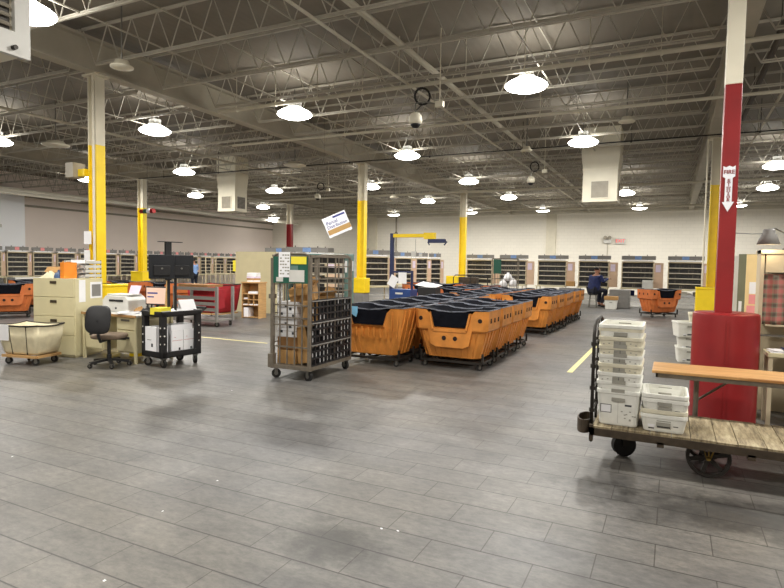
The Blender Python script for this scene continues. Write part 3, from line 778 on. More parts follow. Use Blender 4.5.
# ---------------------------------------------------------------- orange hampers
def caster_mesh(r=.06):
    b = MB(); b.cyl((0,0,r), r, .035, 18, 'y'); b.cyl((0,0,r), r*.45, .045, 10, 'y', 1)
    b.box(-.02,-.03,r,.02,-.022,r*2+.02,1); b.box(-.02,.022,r,.02,.03,r*2+.02,1); b.box(-.04,-.035,r*2+.012,.04,.035,r*2+.024,1)
    return b
CAST = caster_mesh().mesh('caster', [M['black_rubber'], M['steel']])
def add_casters(t, pts, r=1., z=0):
    for i, (x, y) in enumerate(pts):
        o = bpy.data.objects.new('caster', CAST); C.objects.link(o); o.parent = t; o.location = (x,y,z)
        o.rotation_euler = (0,0,random.uniform(-.9,.9)); o.scale = (r,r,r)
HW, HD, HH = .60, .39, .91
def hamper(kind, om):
    t = thing('wheeled_hamper', 'x', 'hamper')
    def ring(w, d, z, ch=.07, dip=None):
        a, c = w, d
        top = lambda x: z
        P = []
        xs = [-a+ch, -.40, -.33, -.27, .27, .33, .40, a-ch]
        dz = [0,0,0,1,1,0,0,0] if dip else [0]*8
        if dip: dz = [0,0,.25,1,1,.25,0,0]
        for x, q in zip(xs, dz): P.append((x, -c, z-(dip or 0)*q))
        P += [(a,-c+ch,z),(a,c-ch,z)]
        for x, q in zip(xs[::-1], dz): P.append((x, c, z-(dip or 0)*q))
        P += [(-a,c-ch,z),(-a,-c+ch,z)]
        return P
    th = .018
    def sring(w, d, z, ch=.06):
        # rings below the cut-out share the same vertex count
        k = w/HW
        P = ring(w, d, z, ch)
        return [(max(-w+ch,min(w-ch,x)) if abs(abs(y)-d) < 1e-6 else x, y, zz) for x, y, zz in P]
    b = MB()
    rs = [sring(.39,.25,.165), sring(.43,.27,.175), sring(.50,.325,.42), sring(.53,.345,.595 if kind=='b' else .58)]
    if kind == 'a':
        rs += [sring(.57,.372,.60), sring(.585,.38,.615,.07)]
    rs += [ring(HW, HD, HH, .07, .27), ring(HW-th, HD-th, HH, .065, .27), sring(.52,.33,.55), sring(.42,.25,.20)]
    b.rings(rs, cap1=True)
    # ribs on the tapered lower body
    nr = 9
    for s in (-1,1):
        for i in range(nr):
            x = -.38+i*.76/(nr-1)
            ztop = .58
            b.bar((x*.9, s*.262, .185), (x*1.15, s*.345, ztop), .035, .02, 0)
        for i in range(4):
            y = -.20+i*.4/3
            b.bar((s*.42, y, .19), (s*.52, y*1.25, .58), .06, .035, 0, (0,1,0))
    if kind == 'a':
        # raised lip band around the cut-out and the lower front
        for s in (-1,1):
            b.bar((-.33,s*.392,.87),(-.27,s*.388,.61),.05,.03); b.bar((.33,s*.392,.87),(.27,s*.388,.61),.05,.03)
            b.bar((-.27,s*.385,.605),(.27,s*.385,.605),.03,.05)
            P = [(-.36,.63),(.36,.63),(.31,.38),(.23,.34),(-.23,.34),(-.31,.38)]
            b.rings([[(x,s*.386,z) for x,z in P],[(x,s*.31,z) for x,z in P]][::s])
            for x in (-.09,.09): b.cyl((x,s*.385,.48),.035,.012,16,'y',1)
            for x in (-.49,.49): b.cyl((x*.98,s*.386,.77),.033,.012,16,'y',1)
        for s in (-1,1):
            for y in (-.2,0,.2): b.box(s*.588-.008,y-.02,.73,s*.588+.014,y+.02,.80,1)
    else:
        for s in (-1,1):
            for i in range(11):
                x = -.53+i*1.06/10
                if abs(x) < .36: b.bar((x,s*.36,.45),(x,s*.372,.605),.03,.02)
                else: b.bar((x*.93,s*.345,.46),(x,s*.386,.87),.03,.02)
            for y in (-.25,-.1,.1,.25): b.bar((s*.53,y,.55),(s*.59,y,.87),.03,.03)
    b.build('tub', [om, M['hole']], t)
    # sagging cloth liner
    b = MB(); nx, ny = 17, 13
    vs = []
    rnd = random.Random(5 if kind == 'a' else 9)
    for j in range(ny+1):
        for i in range(nx+1):
            u, v = i/nx*2-1, j/ny*2-1
            e = max(abs(u), abs(v))
            x, y = u*(HW-.025), v*(HD-.03)
            zr = HH+.006
            if abs(u) < .5: 
                zr -= .05*abs(v)**3
            z = zr - .15*(1-e**2.5)*(1+.8*v) + rnd.uniform(-.03,.03)*(1-e**6) + .045*math.sin(6*u+4*v+(1 if kind=='a' else 3))*(1-e**4) + .05*max(0,v)**2*(1-e**8)
            if e > .999: z = zr+.012
            if abs(v) > .99 and abs(u) < .46: z = HH-.03
            vs.append((x,y,z))
    b.add(vs, [(j*(nx+1)+i, j*(nx+1)+i+1, (j+1)*(nx+1)+i+1, (j+1)*(nx+1)+i) for j in range(ny) for i in range(nx)])
    # hem
    lo = b.build('liner', M['liner'], t, smooth=True)
    b = MB()
    for s in (-1,1):
        y = s*(HD+.004)
        pts = [(-.33,HH+.0),(-.2,HH-.03),(0,HH-.045),(.2,HH-.03),(.33,HH)]
        low = [(-.285,HH-.255),(-.15,HH-.262),(0,HH-.262),(.15,HH-.262),(.285,HH-.255)]
        vs = [(x,y-s*.02,z) for x,z in pts]+[(x,y-s*.03,z) for x,z in low]
        b = MB(); b.add(vs, [(i,i+1,i+6,i+5) for i in range(4)])
        b.build('liner_flap', M['liner'], lo)
    b = MB()
    pts = []
    for s in (-1,1):
        b.tube([(-.33,s*HD,HH+.012),(-.2,s*(HD-.015),HH-.012),(0,s*(HD-.02),HH-.028),(.2,s*(HD-.015),HH-.012),(.33,s*HD,HH+.012)], .010, 6)
        b.tube([(s*(HW-.01),-HD+.06,HH+.012),(s*(HW-.02),0,HH+.006),(s*(HW-.01),HD-.06,HH+.012)], .010, 6)
        b.tube([(s*.33,-HD,HH+.012),(s*.46,-HD+.02,HH+.016),(s*(HW-.01),-HD+.06,HH+.012)], .010, 6)
        b.tube([(s*.33,HD,HH+.012),(s*.46,HD-.02,HH+.016),(s*(HW-.01),HD-.06,HH+.012)], .010, 6)
    b.build('hem', M['liner_rim'], lo)
    b = MB()
    for s in (-1,1):
        b.bar((-.50,s*.30,.115),(.50,s*.30,.115),.04,.035); b.bar((s*.48,-.30,.115),(s*.48,.30,.115),.04,.035)
        for q in (-1,1): b.bar((s*.50,q*.28,.1),(s*.50,q*.28,.26),.03)
    b.bar((0,-.3,.115),(0,.3,.115),.04,.03)
    b.build('base_frame', M['dark_steel'], t)
    add_casters(t, ((-.45,-.27),(.45,-.27),(-.45,.27),(.45,.27)), .78)
    return t
hA = hamper('a', M['orange']); hB = hamper('b', M['orange'])
hA2 = hamper('a', M['orange2'])
H = []
G1 = 'orange hampers in the row behind the mail cage'
G2 = 'orange hampers in the row beside the open aisle'
G3 = 'orange hampers in the farther block'
def nth(i): return ORD[i]
used = set()
def put(pr, x, y, rz, lab, grp):
    if pr.name in used: o = dup(pr)
    else: o = pr; used.add(pr.name)
    o.location = (x,y,0); o.rotation_euler = (0,0,rz); o['label'] = lab
    if grp: o['group'] = grp
    return o
rows1 = [8.22,9.05,9.89,10.73,11.6,12.45]
for i, y in enumerate(rows1):
    put(hB if i in (0,2) else hA, -4.27-.02*i, y, R([0,2,-1,1,-2,1][i]), ('ribbed orange hamper with light blue tag, front of the row behind the mail cage' if i == 0 else 'orange hamper, %s back in the row behind the mail cage' % nth(i)), G1)
for i, y in enumerate([8.56,9.39,10.25,11.15]):
    put(hA, -3.03-.02*i, y, R([0,1,-1,1][i]), ('orange hamper with four round holes, front of the row beside the aisle' if i == 0 else 'orange hamper, %s back in the row beside the aisle' % nth(i)), G2)
for c, (x, nm) in enumerate(((-3.05,'aisle-side row'),(-4.42,'middle row'),(-5.75,'inner row'))):
    ys = [13.8,14.65,15.5,16.35,17.2,18.05] if c == 0 else ([13.9,14.8,15.7,16.6,17.5] if c == 1 else [16.2,17.1,18.0])
    for i, y in enumerate(ys):
        put(hA2 if c == 2 else hA, x+.03*((i*7) % 3-1), y, R(((i*5) % 4)-2), 'orange hamper, %s back in the %s of the farther block' % (nth(i), nm) if i else 'orange hamper at the front of the %s of the farther block' % nm, G3)
b = MB(); b.box(-.07,-.002,-.10,.07,.002,.0); b.add([(-.07,0,-.1),(.07,0,-.1),(.05,0,-.17),(-.02,0,-.13)],[(0,1,2,3)])
tag(b.build('plastic_tag', mat('light_blue_tag',(120,180,214),.5), loc=(-4.52,7.815,.925), rz=0), 'light blue tag draped over the rim of the ribbed front hamper', 'tag')
put(hA2, -.38, 20.9, R(40), 'lone orange hamper standing in front of the right-hand mail shelves', None)
for (x, y, a, lab) in ((-16.1,9.2,60,'orange hamper cut off by the left edge of the photo'),(-17.9,11.0,20,'orange hamper standing behind the one at the left edge'),(-15.9,10.7,-30,'orange hamper with blue bag just left of the file cabinet'),
                       (-15.6,12.6,10,'orange hamper behind the desk and printer, left one'),(-14.0,12.8,-5,'orange hamper behind the desk monitor, right one'),
                       (-7.9,18.3,35,'orange hamper left of the short yellow guard box'),(-6.1,19.6,-20,'red-orange hamper beyond the middle row near the hoop-handled cart'),(-7.6,20.0,15,'red-orange hamper in front of the far yellow column guard'),(-8.9,20.6,70,'orange hamper beyond the blue hoist, near the side shelves')):
    put(hA2, x, y, R(a), lab, 'scattered orange hampers')
b = MB(); b.lathe([(.02,0),(.12,.02),(.16,.12),(.12,.25),(.03,.30)], n=12)
tag(b.build('plastic_bag', mat('blue_bag',(90,160,205),.4,0,.2,12,bump=.6), smooth=True, loc=(-15.9,10.7,.78)), 'light blue bag lying in the hamper left of the file cabinet', 'bag')

# ---------------------------------------------------------------- mail cage (tall)
t = thing('mail_cage', 'tall grey rolling wire cage loaded with parcels and black trays', 'rolling cage', (-4.93,6.30,0), R(2))
W_, D_, Hc = .60, 1.12, 1.72
b = MB()
for (x, y) in ((0,0),(W_,0),(0,D_),(W_,D_)): b.bar((x,y,.14),(x,y,Hc-.06),.045)
rr = [(0,0),(W_,0)]
for y in (0, D_): b.tube([(0,y,Hc-.10),(.03,y,Hc-.02),(.1,y,Hc),(W_-.1,y,Hc),(W_-.03,y,Hc-.02),(W_,y,Hc-.10)], .018, 8)
for x in (0, W_): b.bar((x,0,Hc-.03),(x,D_,Hc-.03),.03)
for z in (.17,): 
    b.bar((0,0,z),(W_,0,z),.05); b.bar((0,D_,z),(W_,D_,z),.05); b.bar((0,0,z),(0,D_,z),.05); b.bar((W_,0,z),(W_,D_,z),.05)
b.box(-.05,-.04,.15,.03,.04,.34)
b.build('frame', M['cage_steel'], t)
def wirewall(p, q, z0, z1, nv, zs, r=.007, m='cage_steel', name='wire_panel'):
    b = MB()
    for i in range(1, nv):
        x = p[0]+(q[0]-p[0])*i/nv; y = p[1]+(q[1]-p[1])*i/nv; b.bar((x,y,z0),(x,y,z1),r*2)
    for z in zs: b.bar((p[0],p[1],z),(q[0],q[1],z),r*2.4)
    return b.build(name, M[m], t)
wirewall((0,0),(W_,0),.17,Hc-.03,5,(.45,.75,.85,1.02,1.35,1.62),.008)
wirewall((0,0),(0,D_),.17,Hc-.03,4,(.5,.9,1.3))
wirewall((0,D_),(W_,D_),.17,Hc-.03,3,(.5,.9,1.3))
wirewall((W_,0),(W_,D_),.17,Hc-.03,5,(.46,.76,1.2,1.38,1.55),.007)
b = MB(); b.box(.02,.02,.185,W_-.02,D_-.02,.20); b.build('floor_panel', M['cage_steel'], t)
b = MB(); b.tube([(-.035,.03,.2),(-.035,.03,1.62)], .018, 8); b.tube([(-.06,.1,.34),(-.06,.1,1.15)], .014, 8); b.box(-.07,0,1.1,-.01,.1,1.16); b.build('gate_post', M['cage_steel'], t)
add_casters(t, ((.03,.05),(W_-.04,.04),(.04,D_-.05),(W_-.04,D_-.05)), 1.05)
b = MB(); b.cyl((.3,.5,.06),.04,.05,12,'y'); b.box(.28,.48,.06,.32,.52,.16); b.build('centre_wheel', M['brown_steel'], t)
def cage_item(name, lab, cat, mb, m, loc, rz=0, rot=None, **k):
    o = mb.build(name, m, **k); o.matrix_world = Matrix.Translation((-4.93,6.30,0)) @ Matrix.Rotation(R(2),4,'Z') @ Matrix.Translation(loc) @ Matrix.Rotation(rz,4,'Z') @ (rot.to_matrix().to_4x4() if rot else Matrix.Identity(4))
    return tag(o, lab, cat)
g = thing('cage_placard', 'green placard sheet on the front top of the tall mail cage', 'placard', (0,0,0))
g.matrix_world = Matrix.Translation((-4.93,6.30,0)) @ Matrix.Rotation(R(2),4,'Z') @ Matrix.Translation((.03,-.025,0))
b = MB(); b.box(0,-.006,1.32,W_-.05,0,1.68); b.build('green_sheet', M['green'], g)
for (x0,z0,x1,z1,mm,nm) in ((.09,1.40,.27,1.74,'paper','white_notice'),(.29,1.58,.53,1.68,'paper_yellow','yellow_label'),(.26,1.34,.50,1.50,'lgrey','label'),(.05,1.34,.16,1.40,'lgrey','label'),(.28,1.5,.40,1.56,'teal','label')):
    b = MB(); b.box(x0,-.011,z0,x1,-.007,z1); o = b.build(nm, M[mm], g)
    if nm == 'white_notice':
        b = MB()
        for r_ in range(7):
            for c_ in range(4):
                if (r_*3+c_*5) % 4: b.box(x0+.02+c_*.04,-.0125,z1-.05-r_*.042,x0+.05+c_*.04,-.0112,z1-.032-r_*.042)
        b.build('print', M['slot_grey'], o)
def carton(w, d, h):
    b = MB(); b.box(-w/2,-d/2,0,w/2,d/2,h); b.box(-w/2,-.02,h,w/2,.02,h+.002,1); return b
CM = [M['card'], M['tan']]
cage_item('carton', 'brown carton on the floor of the mail cage, lower left', 'box', carton(.30,.4,.19), CM, (.19,.26,.205))
cage_item('carton', 'brown carton lying on the bottom carton in the mail cage', 'box', carton(.31,.38,.17), [M['card_d'],M['tan']], (.19,.26,.40))
cage_item('carton', 'tall brown carton leaning in the lower right of the mail cage', 'box', carton(.20,.3,.5), CM, (.47,.24,.23), 0, Euler((0,R(-12),0)))
cage_item('carton', 'small brown carton standing against the right side of the mail cage', 'box', carton(.12,.2,.34), CM, (.53,.12,.74))
cage_item('carton', 'brown carton at the back of the mail cage', 'box', carton(.45,.3,.45), [M['card_d'],M['tan']], (.28,.74,.205))
for i in range(2):
    b = MB(); b.box(-.15,-.17,0,.15,.17,.24)
    for (x,z) in ((-.09,.07),(.05,.14),(-.02,.18),(.1,.05)): b.box(x-.02,-.172,z-.015,x+.02,-.17,z+.02,1)
    for z in (.08,.16): b.box(-.151,-.171,z,.151,.171,z+.003,1)
    cage_item('mail_carton', ['white printed carton of mail in the middle of the cage','white printed carton stacked under the open brown flaps in the cage'][i], 'box', b, [M['paper'], M['ink']], (.19,.24,.575+i*.245))
def flap_box(w, d, h):
    b = MB(); t_ = .004
    b.box(-w/2,-d/2,0,w/2,d/2,t_); b.box(-w/2,-d/2,0,-w/2+t_,d/2,h); b.box(w/2-t_,-d/2,0,w/2,d/2,h); b.box(-w/2,-d/2,0,w/2,-d/2+t_,h); b.box(-w/2,d/2-t_,0,w/2,d/2,h)
    b.add([(-w/2,-d/2,h),(w/2,-d/2,h),(w/2*.9,-d/2-.08,h-.09),(-w/2*.9,-d/2-.08,h-.09)],[(0,1,2,3)])
    b.add([(w/2,-d/2,h),(w/2,d/2,h),(w/2+.08,d/2*.9,h+.09),(w/2+.08,-d/2*.9,h+.09)],[(0,1,2,3)])
    b.add([(-w/2,d/2,h),(w/2,d/2,h),(w/2*.9,d/2+.03,h+.1),(-w/2*.9,d/2+.03,h+.1)],[(0,1,2,3)])
    return b
cage_item('open_carton', 'open brown carton with raised flaps near the top of the cage', 'box', flap_box(.34,.3,.2), M['card'], (.33,.3,1.07), R(20), Euler((R(6),R(-8),0)))
cage_item('open_carton', 'open brown carton with bent flaps above the black trays', 'box', flap_box(.28,.28,.15), M['card'], (.36,.66,1.0), R(-25), Euler((0,R(8),0)))
# black tray stack seen through the long side
for i in range(3):
    g = thing('black_tray', ['lowest black perforated tray panel in the long side of the mail cage','middle black perforated tray panel in the mail cage','topmost black perforated tray panel in the mail cage'][i], 'tray', (0,0,0), group='black trays in the mail cage')
    g.matrix_world = Matrix.Translation((-4.93,6.30,0)) @ Matrix.Rotation(R(2),4,'Z') @ Matrix.Translation((W_+.012,.02,.20+i*.30))
    b = MB(); L2, h2 = D_-.04, .285
    nc, nr_ = 11, 3
    for r_ in range(nr_+1): b.bar((0,0,r_*h2/nr_+.005),(0,L2,r_*h2/nr_+.005),.022,.022)
    for c_ in range(nc+1): b.bar((0,c_*L2/nc,0),(0,c_*L2/nc,h2),.022,.022,0,(0,1,0))
    b.build('lattice', M['black'], g)
    b = MB()
    rnd = random.Random(i)
    for r_ in range(nr_):
        for c_ in range(nc):
            if rnd.random() < (.9 if i == 0 and r_ == 1 else .6 if i < 2 else .25): 
                y0 = c_*L2/nc+.025; z0 = r_*h2/nr_+.03; b.box(-.022,y0-.005,z0-.005,-.016,y0+.05,z0+.06)
    b.build('white_mail', M['paper'], g)['kind'] = 'stuff'
    b = MB(); b.box(-.05,.005,.01,-.04,L2-.005,h2-.01); b.build('tray_back', M['black'], g)
    b = MB(); b.box(-.004,0,.275,.016,L2,.29); b.build('tray_rim', M['grey'], g)

# ---------------------------------------------------------------- file cabinet, desk, chair, printer
t = thing('file_cabinet', 'beige file cabinet with papers taped to its side', 'cabinet', (-9.36,5.74,0), R(14))
FT = Matrix.Translation((-9.36,5.74,0)) @ Matrix.Rotation(R(14),4,'Z') @ Matrix.Translation((9.66,-5.80,0))
b = MB(); b.box(0,0,.03,.80,.62,1.28); b.box(.02,.02,0,.78,.60,.03); b.build('body', M['beige'], t, bevel=.006)
for i in range(4):
    z = .05+i*.31
    b = MB(); b.box(.015,-.014,z,.785,0,z+.302); d = b.build('drawer', M['beige'], t, bevel=.005)
    b = MB(); b.box(.34,-.022,z+.215,.46,-.014,z+.26); b.build('label_pull', M['brown_steel'], d)
for k, (p, m_, lab) in enumerate((((.8005,.08,.90,.803,.22,1.26),'paper','x'),((.8005,.33,.95,.803,.60,1.22),'paper','x'))):
    b = MB(); x0,y0,z0,x1,y1,z1 = p; b.box(-9.66+x0,5.80+y0,z0,-9.66+x1,5.80+y1,z1)
    o = b.build('taped_paper', M[m_]); o.matrix_world = FT; tag(o, ['narrow white sheet taped on the side of the beige file cabinet','wide white sheet with a grey picture taped on the cabinet side'][k], 'paper')
    if k == 1: b = MB(); b.box(-9.66+x1,5.80+y0+.03,z0+.03,-9.66+x1+.001,5.80+y1-.03,z1-.04); b.build('grey_picture', M['grey'], o)
# things on the cabinet
b = flap_box(.28,.28,.18); tag(b.build('open_carton', M['card'], loc=(-9.33,6.2,1.283), rz=.24), 'open cardboard box on top of the file cabinet', 'box')
def heap(name, lab, cat, m, loc, sx, sy, h, seed=1):
    b = MB(); rnd = random.Random(seed); n = 12
    vs = [((i/n-.5)*sx, (j/n-.5)*sy, max(.002, h*(1-max(abs(i/n*2-1),abs(j/n*2-1))**2)*(.7+.5*rnd.random()))) for j in range(n+1) for i in range(n+1)]
    vs += [((i/n-.5)*sx, (j/n-.5)*sy, 0) for j in (0,n) for i in (0,n)]
    b.add(vs, [(j*(n+1)+i, j*(n+1)+i+1, (j+1)*(n+1)+i+1, (j+1)*(n+1)+i) for j in range(n) for i in range(n)])
    k = (n+1)**2; b.f.append((k,k+2,k+3,k+1)); b.m.append(0)
    return tag(b.build(name, m, loc=loc, smooth=True), lab, cat)
heap('plastic_bag', 'cream plastic bag crumpled on the front of the file cabinet', 'bag', M['canvas'], (-9.15,5.91,1.283), .3, .18, .10, 2)
heap('plastic_bag', 'dark blue bag on top of the file cabinet beside the cream one', 'bag', mat('dark_blue_bag',(40,70,110),.5,0,.4,12), (-8.98,5.96,1.283), .15, .2, .13, 3)
b = MB(); b.box(-.05,-.11,0,.05,.11,.26); tag(b.build('orange_binder', mat('orange_binder',(236,140,40),.5), loc=(-8.84,6.0,1.283)), 'orange binder standing on the file cabinet', 'binder')
t = thing('document_tray', 'stacked white document trays on the file cabinet', 'tray', (-9.06,6.29,1.283), R(10))
for i in range(4):
    b = MB(); z = .015+i*.075; b.box(-.08,-.17,z,.36,.17,z+.008); b.box(-.08,.16,z,.36,.17,z+.05); b.box(-.08,-.17,z,-.07,.17,z+.05); b.box(.35,-.17,z,.36,.17,z+.05); b.build('tray_level', M['lgrey'], t)
b = MB()
for x in (-.07,.35):
    for y in (-.16,.16): b.bar((x,y,0),(x,y,.3),.012)
b.build('corner_post', M['grey'], t)
for i in range(4):
    b = MB(); b.box(-.14,-.11,0,.14,.11,.03+.008*i); tag(b.build('paper_stack', M['paper'], loc=(-8.92,6.31,1.307+i*.075), rz=.05*(i-1)), 'sheaf of papers in the %s level of the document trays' % ['lowest','second','third','top'][i], 'paper')

t = thing('desk', 'beige metal desk with wood-edged top between file cabinet and black cart', 'desk', (-8.55,6.02,0))
b = MB(); b.box(0,0,.72,1.25,.76,.75); b.build('desktop', M['lgrey'], t)
b = MB(); b.box(-.004,-.012,.715,1.254,0,.752); b.build('wood_edge', M['deskwood'], t)
for x0, n_ in ((.04,2),(.78,2)):
    b = MB(); b.box(x0,.04,.16,x0+.42,.72,.715); p = b.build('pedestal', M['beige'], t)
    for i in range(2):
        z0, z1 = ((.18,.50),(.52,.70))[i]
        b = MB(); b.box(x0+.015,.022,z0,x0+.405,.04,z1); d = b.build('drawer', M['beige'], p, bevel=.004)
        b = MB(); b.box(x0+.12,.012,(z0+z1)/2+.04,x0+.30,.022,(z0+z1)/2+.07); b.build('pull', M['black'] if i == 0 else M['steel'], p)
for (x, y) in ((.02,.03),(1.21,.03),(.02,.72),(1.21,.72)):
    b = MB(); b.bar((x,y,0),(x,y,.72),.04); b.build('leg', M['beige'], t)

t = thing('office_chair', 'black swivel office chair with taupe seat in front of the desk', 'chair', (-7.54,5.74,0), R(25))
b = MB()
for k in range(5):
    a = 2*PI*k/5+.3; e = Vector((.28*math.cos(a),.28*math.sin(a),.075)); b.bar((0,0,.11), e, .05, .035)
b.cyl((0,0,.13),.035,.1,14); b.build('star_base', M['black'], t)
for k in range(5):
    a = 2*PI*k/5+.3; o = bpy.data.objects.new('caster', CAST); C.objects.link(o); o.parent = t; o.scale = (.55,.75,.55); o.location = (.28*math.cos(a),.28*math.sin(a),0)
b = MB(); b.tube([(0,0,.15),(0,0,.42)], .025, 12); b.build('gas_lift', M['black'], t)
def pad(w, d, h, curve=0., n=10):
    b = MB(); rs = []
    for (k, z) in ((.86,0),(.98,.2*h),(1,.5*h),(.98,.8*h),(.88,h)):
        ring = []
        for j in range(24):
            a = 2*PI*j/24; c_, s_ = math.cos(a), math.sin(a)
            x = abs(c_)**.55*(1 if c_ > 0 else -1)*w/2*k; y = abs(s_)**.55*(1 if s_ > 0 else -1)*d/2*k
            ring.append((x, y, z+curve*(x*x)))
        rs.append(ring)
    b.rings(rs); return b
b = pad(.46,.44,.07); o = b.build('seat', M['seatcloth'], t, smooth=True); o.location = (0,.02,.42)
b = pad(.37,.42,.05,1.2); o = b.build('backrest', M['black'], t, smooth=True); o.location = (0,-.24,.72); o.rotation_euler = (R(80),0,0)
b = MB(); b.tube([(0,-.05,.41),(0,-.24,.40),(0,-.295,.48),(0,-.30,.72)], .022, 8); b.build('back_post', M['black'], t)
b = MB(); b.cyl((.15,.08,.40),.01,.14,8,'x'); b.build('lever', M['black'], t)

t = thing('printer', 'white desktop printer in front of the yellow guard', 'printer', (-8.12,6.48,.753), R(6))
b = MB()
P = [(-.27,0),(.27,0),(.27,.19),(.2,.26),(-.2,.26),(-.27,.19)]
b.rings([[(x,-.2,z) for x,z in P],[(x,.2,z) for x,z in P]]); b.build('casing', M['lgrey'], t, bevel=.012)
b = MB(); b.box(-.12,-.206,.165,.17,-.199,.20); b.build('output_slot', M['black'], t)
b = MB(); b.box(-.22,-.15,.262,.22,.15,.285); b.build('scanner_lid', M['lgrey'], t, bevel=.008)
b = MB(); b.cyl((.02,-.203,.06),.018,.006,12,'y'); b.build('button', M['ink'], t)
b = MB(); b.add([(-.02,.1,.28),(.2,.1,.28),(.2,.16,.42),(-.02,.16,.42)], [(0,1,2,3)]); b.build('paper_feed', M['paper_lilac'], t).modifiers.new('s','SOLIDIFY').thickness = .006

t = thing('desk_monitor', 'small monitor with lit screen at the back of the desk', 'monitor', (-7.52,6.62,.753), R(12))
b = MB(); b.box(-.21,-.02,.12,.21,.02,.42); b.build('bezel', M['black'], t, bevel=.006)
b = MB(); b.box(-.19,-.0225,.14,.19,-.02,.40); s = b.build('screen', M['lcd'], t)
b = MB(); b.box(-.17,-.024,.30,.02,-.0225,.325); b.box(-.17,-.024,.24,-.05,-.0225,.26); b.build('screen_text', M['lcd_bar'], s)
b = MB(); b.bar((0,.01,0),(0,.01,.14),.04); b.cyl((0,0,.008),.10,.016,20); b.build('stand', M['black'], t)
rnd = random.Random(4)
desk_stuff = [(-8.38,6.2,.3,'white papers spread at the left end of the desk'),(-7.72,6.22,-.4,'white sheets fanned at the front of the desk by the printer'),(-7.55,6.35,.2,'crumpled white papers in front of the desk monitor'),(-7.62,6.14,.7,'white envelope pile at the front edge of the desk')]
for (x,y,a,lab) in desk_stuff:
    b = MB()
    for k in range(4): b.box(-.13,-.10,k*.007,.13,.10,k*.007+.005,0,Matrix.Rotation(.25*k-.3,4,'Z'))
    tag(b.build('paper_pile', M['paper'], loc=(x,y,.753), rz=a), lab, 'paper')
heap('cable_bundle', 'tangle of black cables beside the desk monitor', 'cables', M['black'], (-7.45,6.38,.753), .25, .22, .10, 6)
heap('paper_bag', 'brown paper crumpled under the desk monitor', 'paper', M['card'], (-7.72,6.45,.753), .2, .15, .09, 7)
b = MB(); b.lathe([(.12,0),(.14,.24),(.145,.25)], n=16); tag(b.build('waste_bin', M['yellow'], loc=(-8.0,6.62,0)), 'small yellow bin under the desk', 'bin')
# canvas basket
def basket(name, lab, loc, rz, w, d, h, m, rimm, base=True, z0=.16):
    t = thing(name, lab, 'hamper', loc, rz)
    b = MB()
    def ring(k, z, sag=0, off=0):
        P = []; n = 10
        for i in range(n): u = i/n*2-1; P.append((u*(w/2*k-off), -(d/2*k-off)-.0, z-sag*(1-u*u)))
        for i in range(n): u = i/n*2-1; P.append(((w/2*k-off), u*(d/2*k-off), z-sag*(1-u*u)))
        for i in range(n): u = 1-i/n*2; P.append((u*(w/2*k-off), (d/2*k-off), z-sag*(1-u*u)))
        for i in range(n): u = 1-i/n*2; P.append((-(w/2*k-off), u*(d/2*k-off), z-sag*(1-u*u)))
        return P
    b.rings([ring(.78,z0),ring(.84,z0+.04),ring(.93,(z0+h)/2,-.01),ring(1,h,.02),ring(1,h,.02,.012),ring(.92,(z0+h)/2,0,.012),ring(.76,z0+.02,0,.01)])
    b.build('canvas_body', m, t, smooth=True)
    b = MB(); b.tube([(x,y,z+.004) for x,y,z in ring(1.005,h,.02)], .012, 6, closed=True)
    for x in (-w*.22,w*.22): b.bar((x,-d/2-.004,h-.01),(x*.85,-d/2*.8-.006,z0),.014,.006)
    b.build('steel_rim', rimm, t)
    b = MB(); a, c = w/2*.86, d/2*.86
    for s in (-1,1): b.bar((-a,s*c,z0-.03),(a,s*c,z0-.03),.05,.035); b.bar((s*a,-c,z0-.03),(s*a,c,z0-.03),.05,.035)
    b.bar((-a,-c,z0-.03),(a,c,z0-.03),.04,.03); b.build('wooden_base', M['wood_l'], t)
    add_casters(t, ((-a*.8,-c*.8),(a*.8,-c*.8),(-a*.8,c*.8),(a*.8,c*.8)), .85)
    return t
t = basket('canvas_hamper', 'low cream canvas hamper on casters in front of the file cabinet', (-8.76,5.34,0), R(12), .72, .50, .60, M['canvas'], M['dark_steel'])
b = MB(); b.box(-.08,-.003,-.24,.08,.003,0); tag(b.build('hanging_paper', M['paper'], loc=(-8.93,5.035,.605), rz=R(12)), 'white paper hanging over the rim of the canvas hamper', 'paper')
t = thing('tray_cart', 'small cart with white tray behind the canvas hamper', 'cart', (-11.1,7.2,0))
b = MB(); 
for (x,y) in ((0,0),(.7,0),(0,.4),(.7,.4)): b.bar((x,y,.05),(x,y,.55),.03)
b.bar((0,0,.5),(.7,0,.5),.03); b.bar((0,0,.2),(.7,0,.2),.03); b.bar((0,.4,.5),(.7,.4,.5),.03); b.box(0,0,.18,.7,.4,.2); b.build('cart_frame', M['black'], t)
b = MB(); b.box(-.02,-.02,.54,.72,.42,.68); b.build('white_tray', M['tub'], t)
add_casters(t, ((0,0),(.7,0),(0,.4),(.7,.4)), .5)

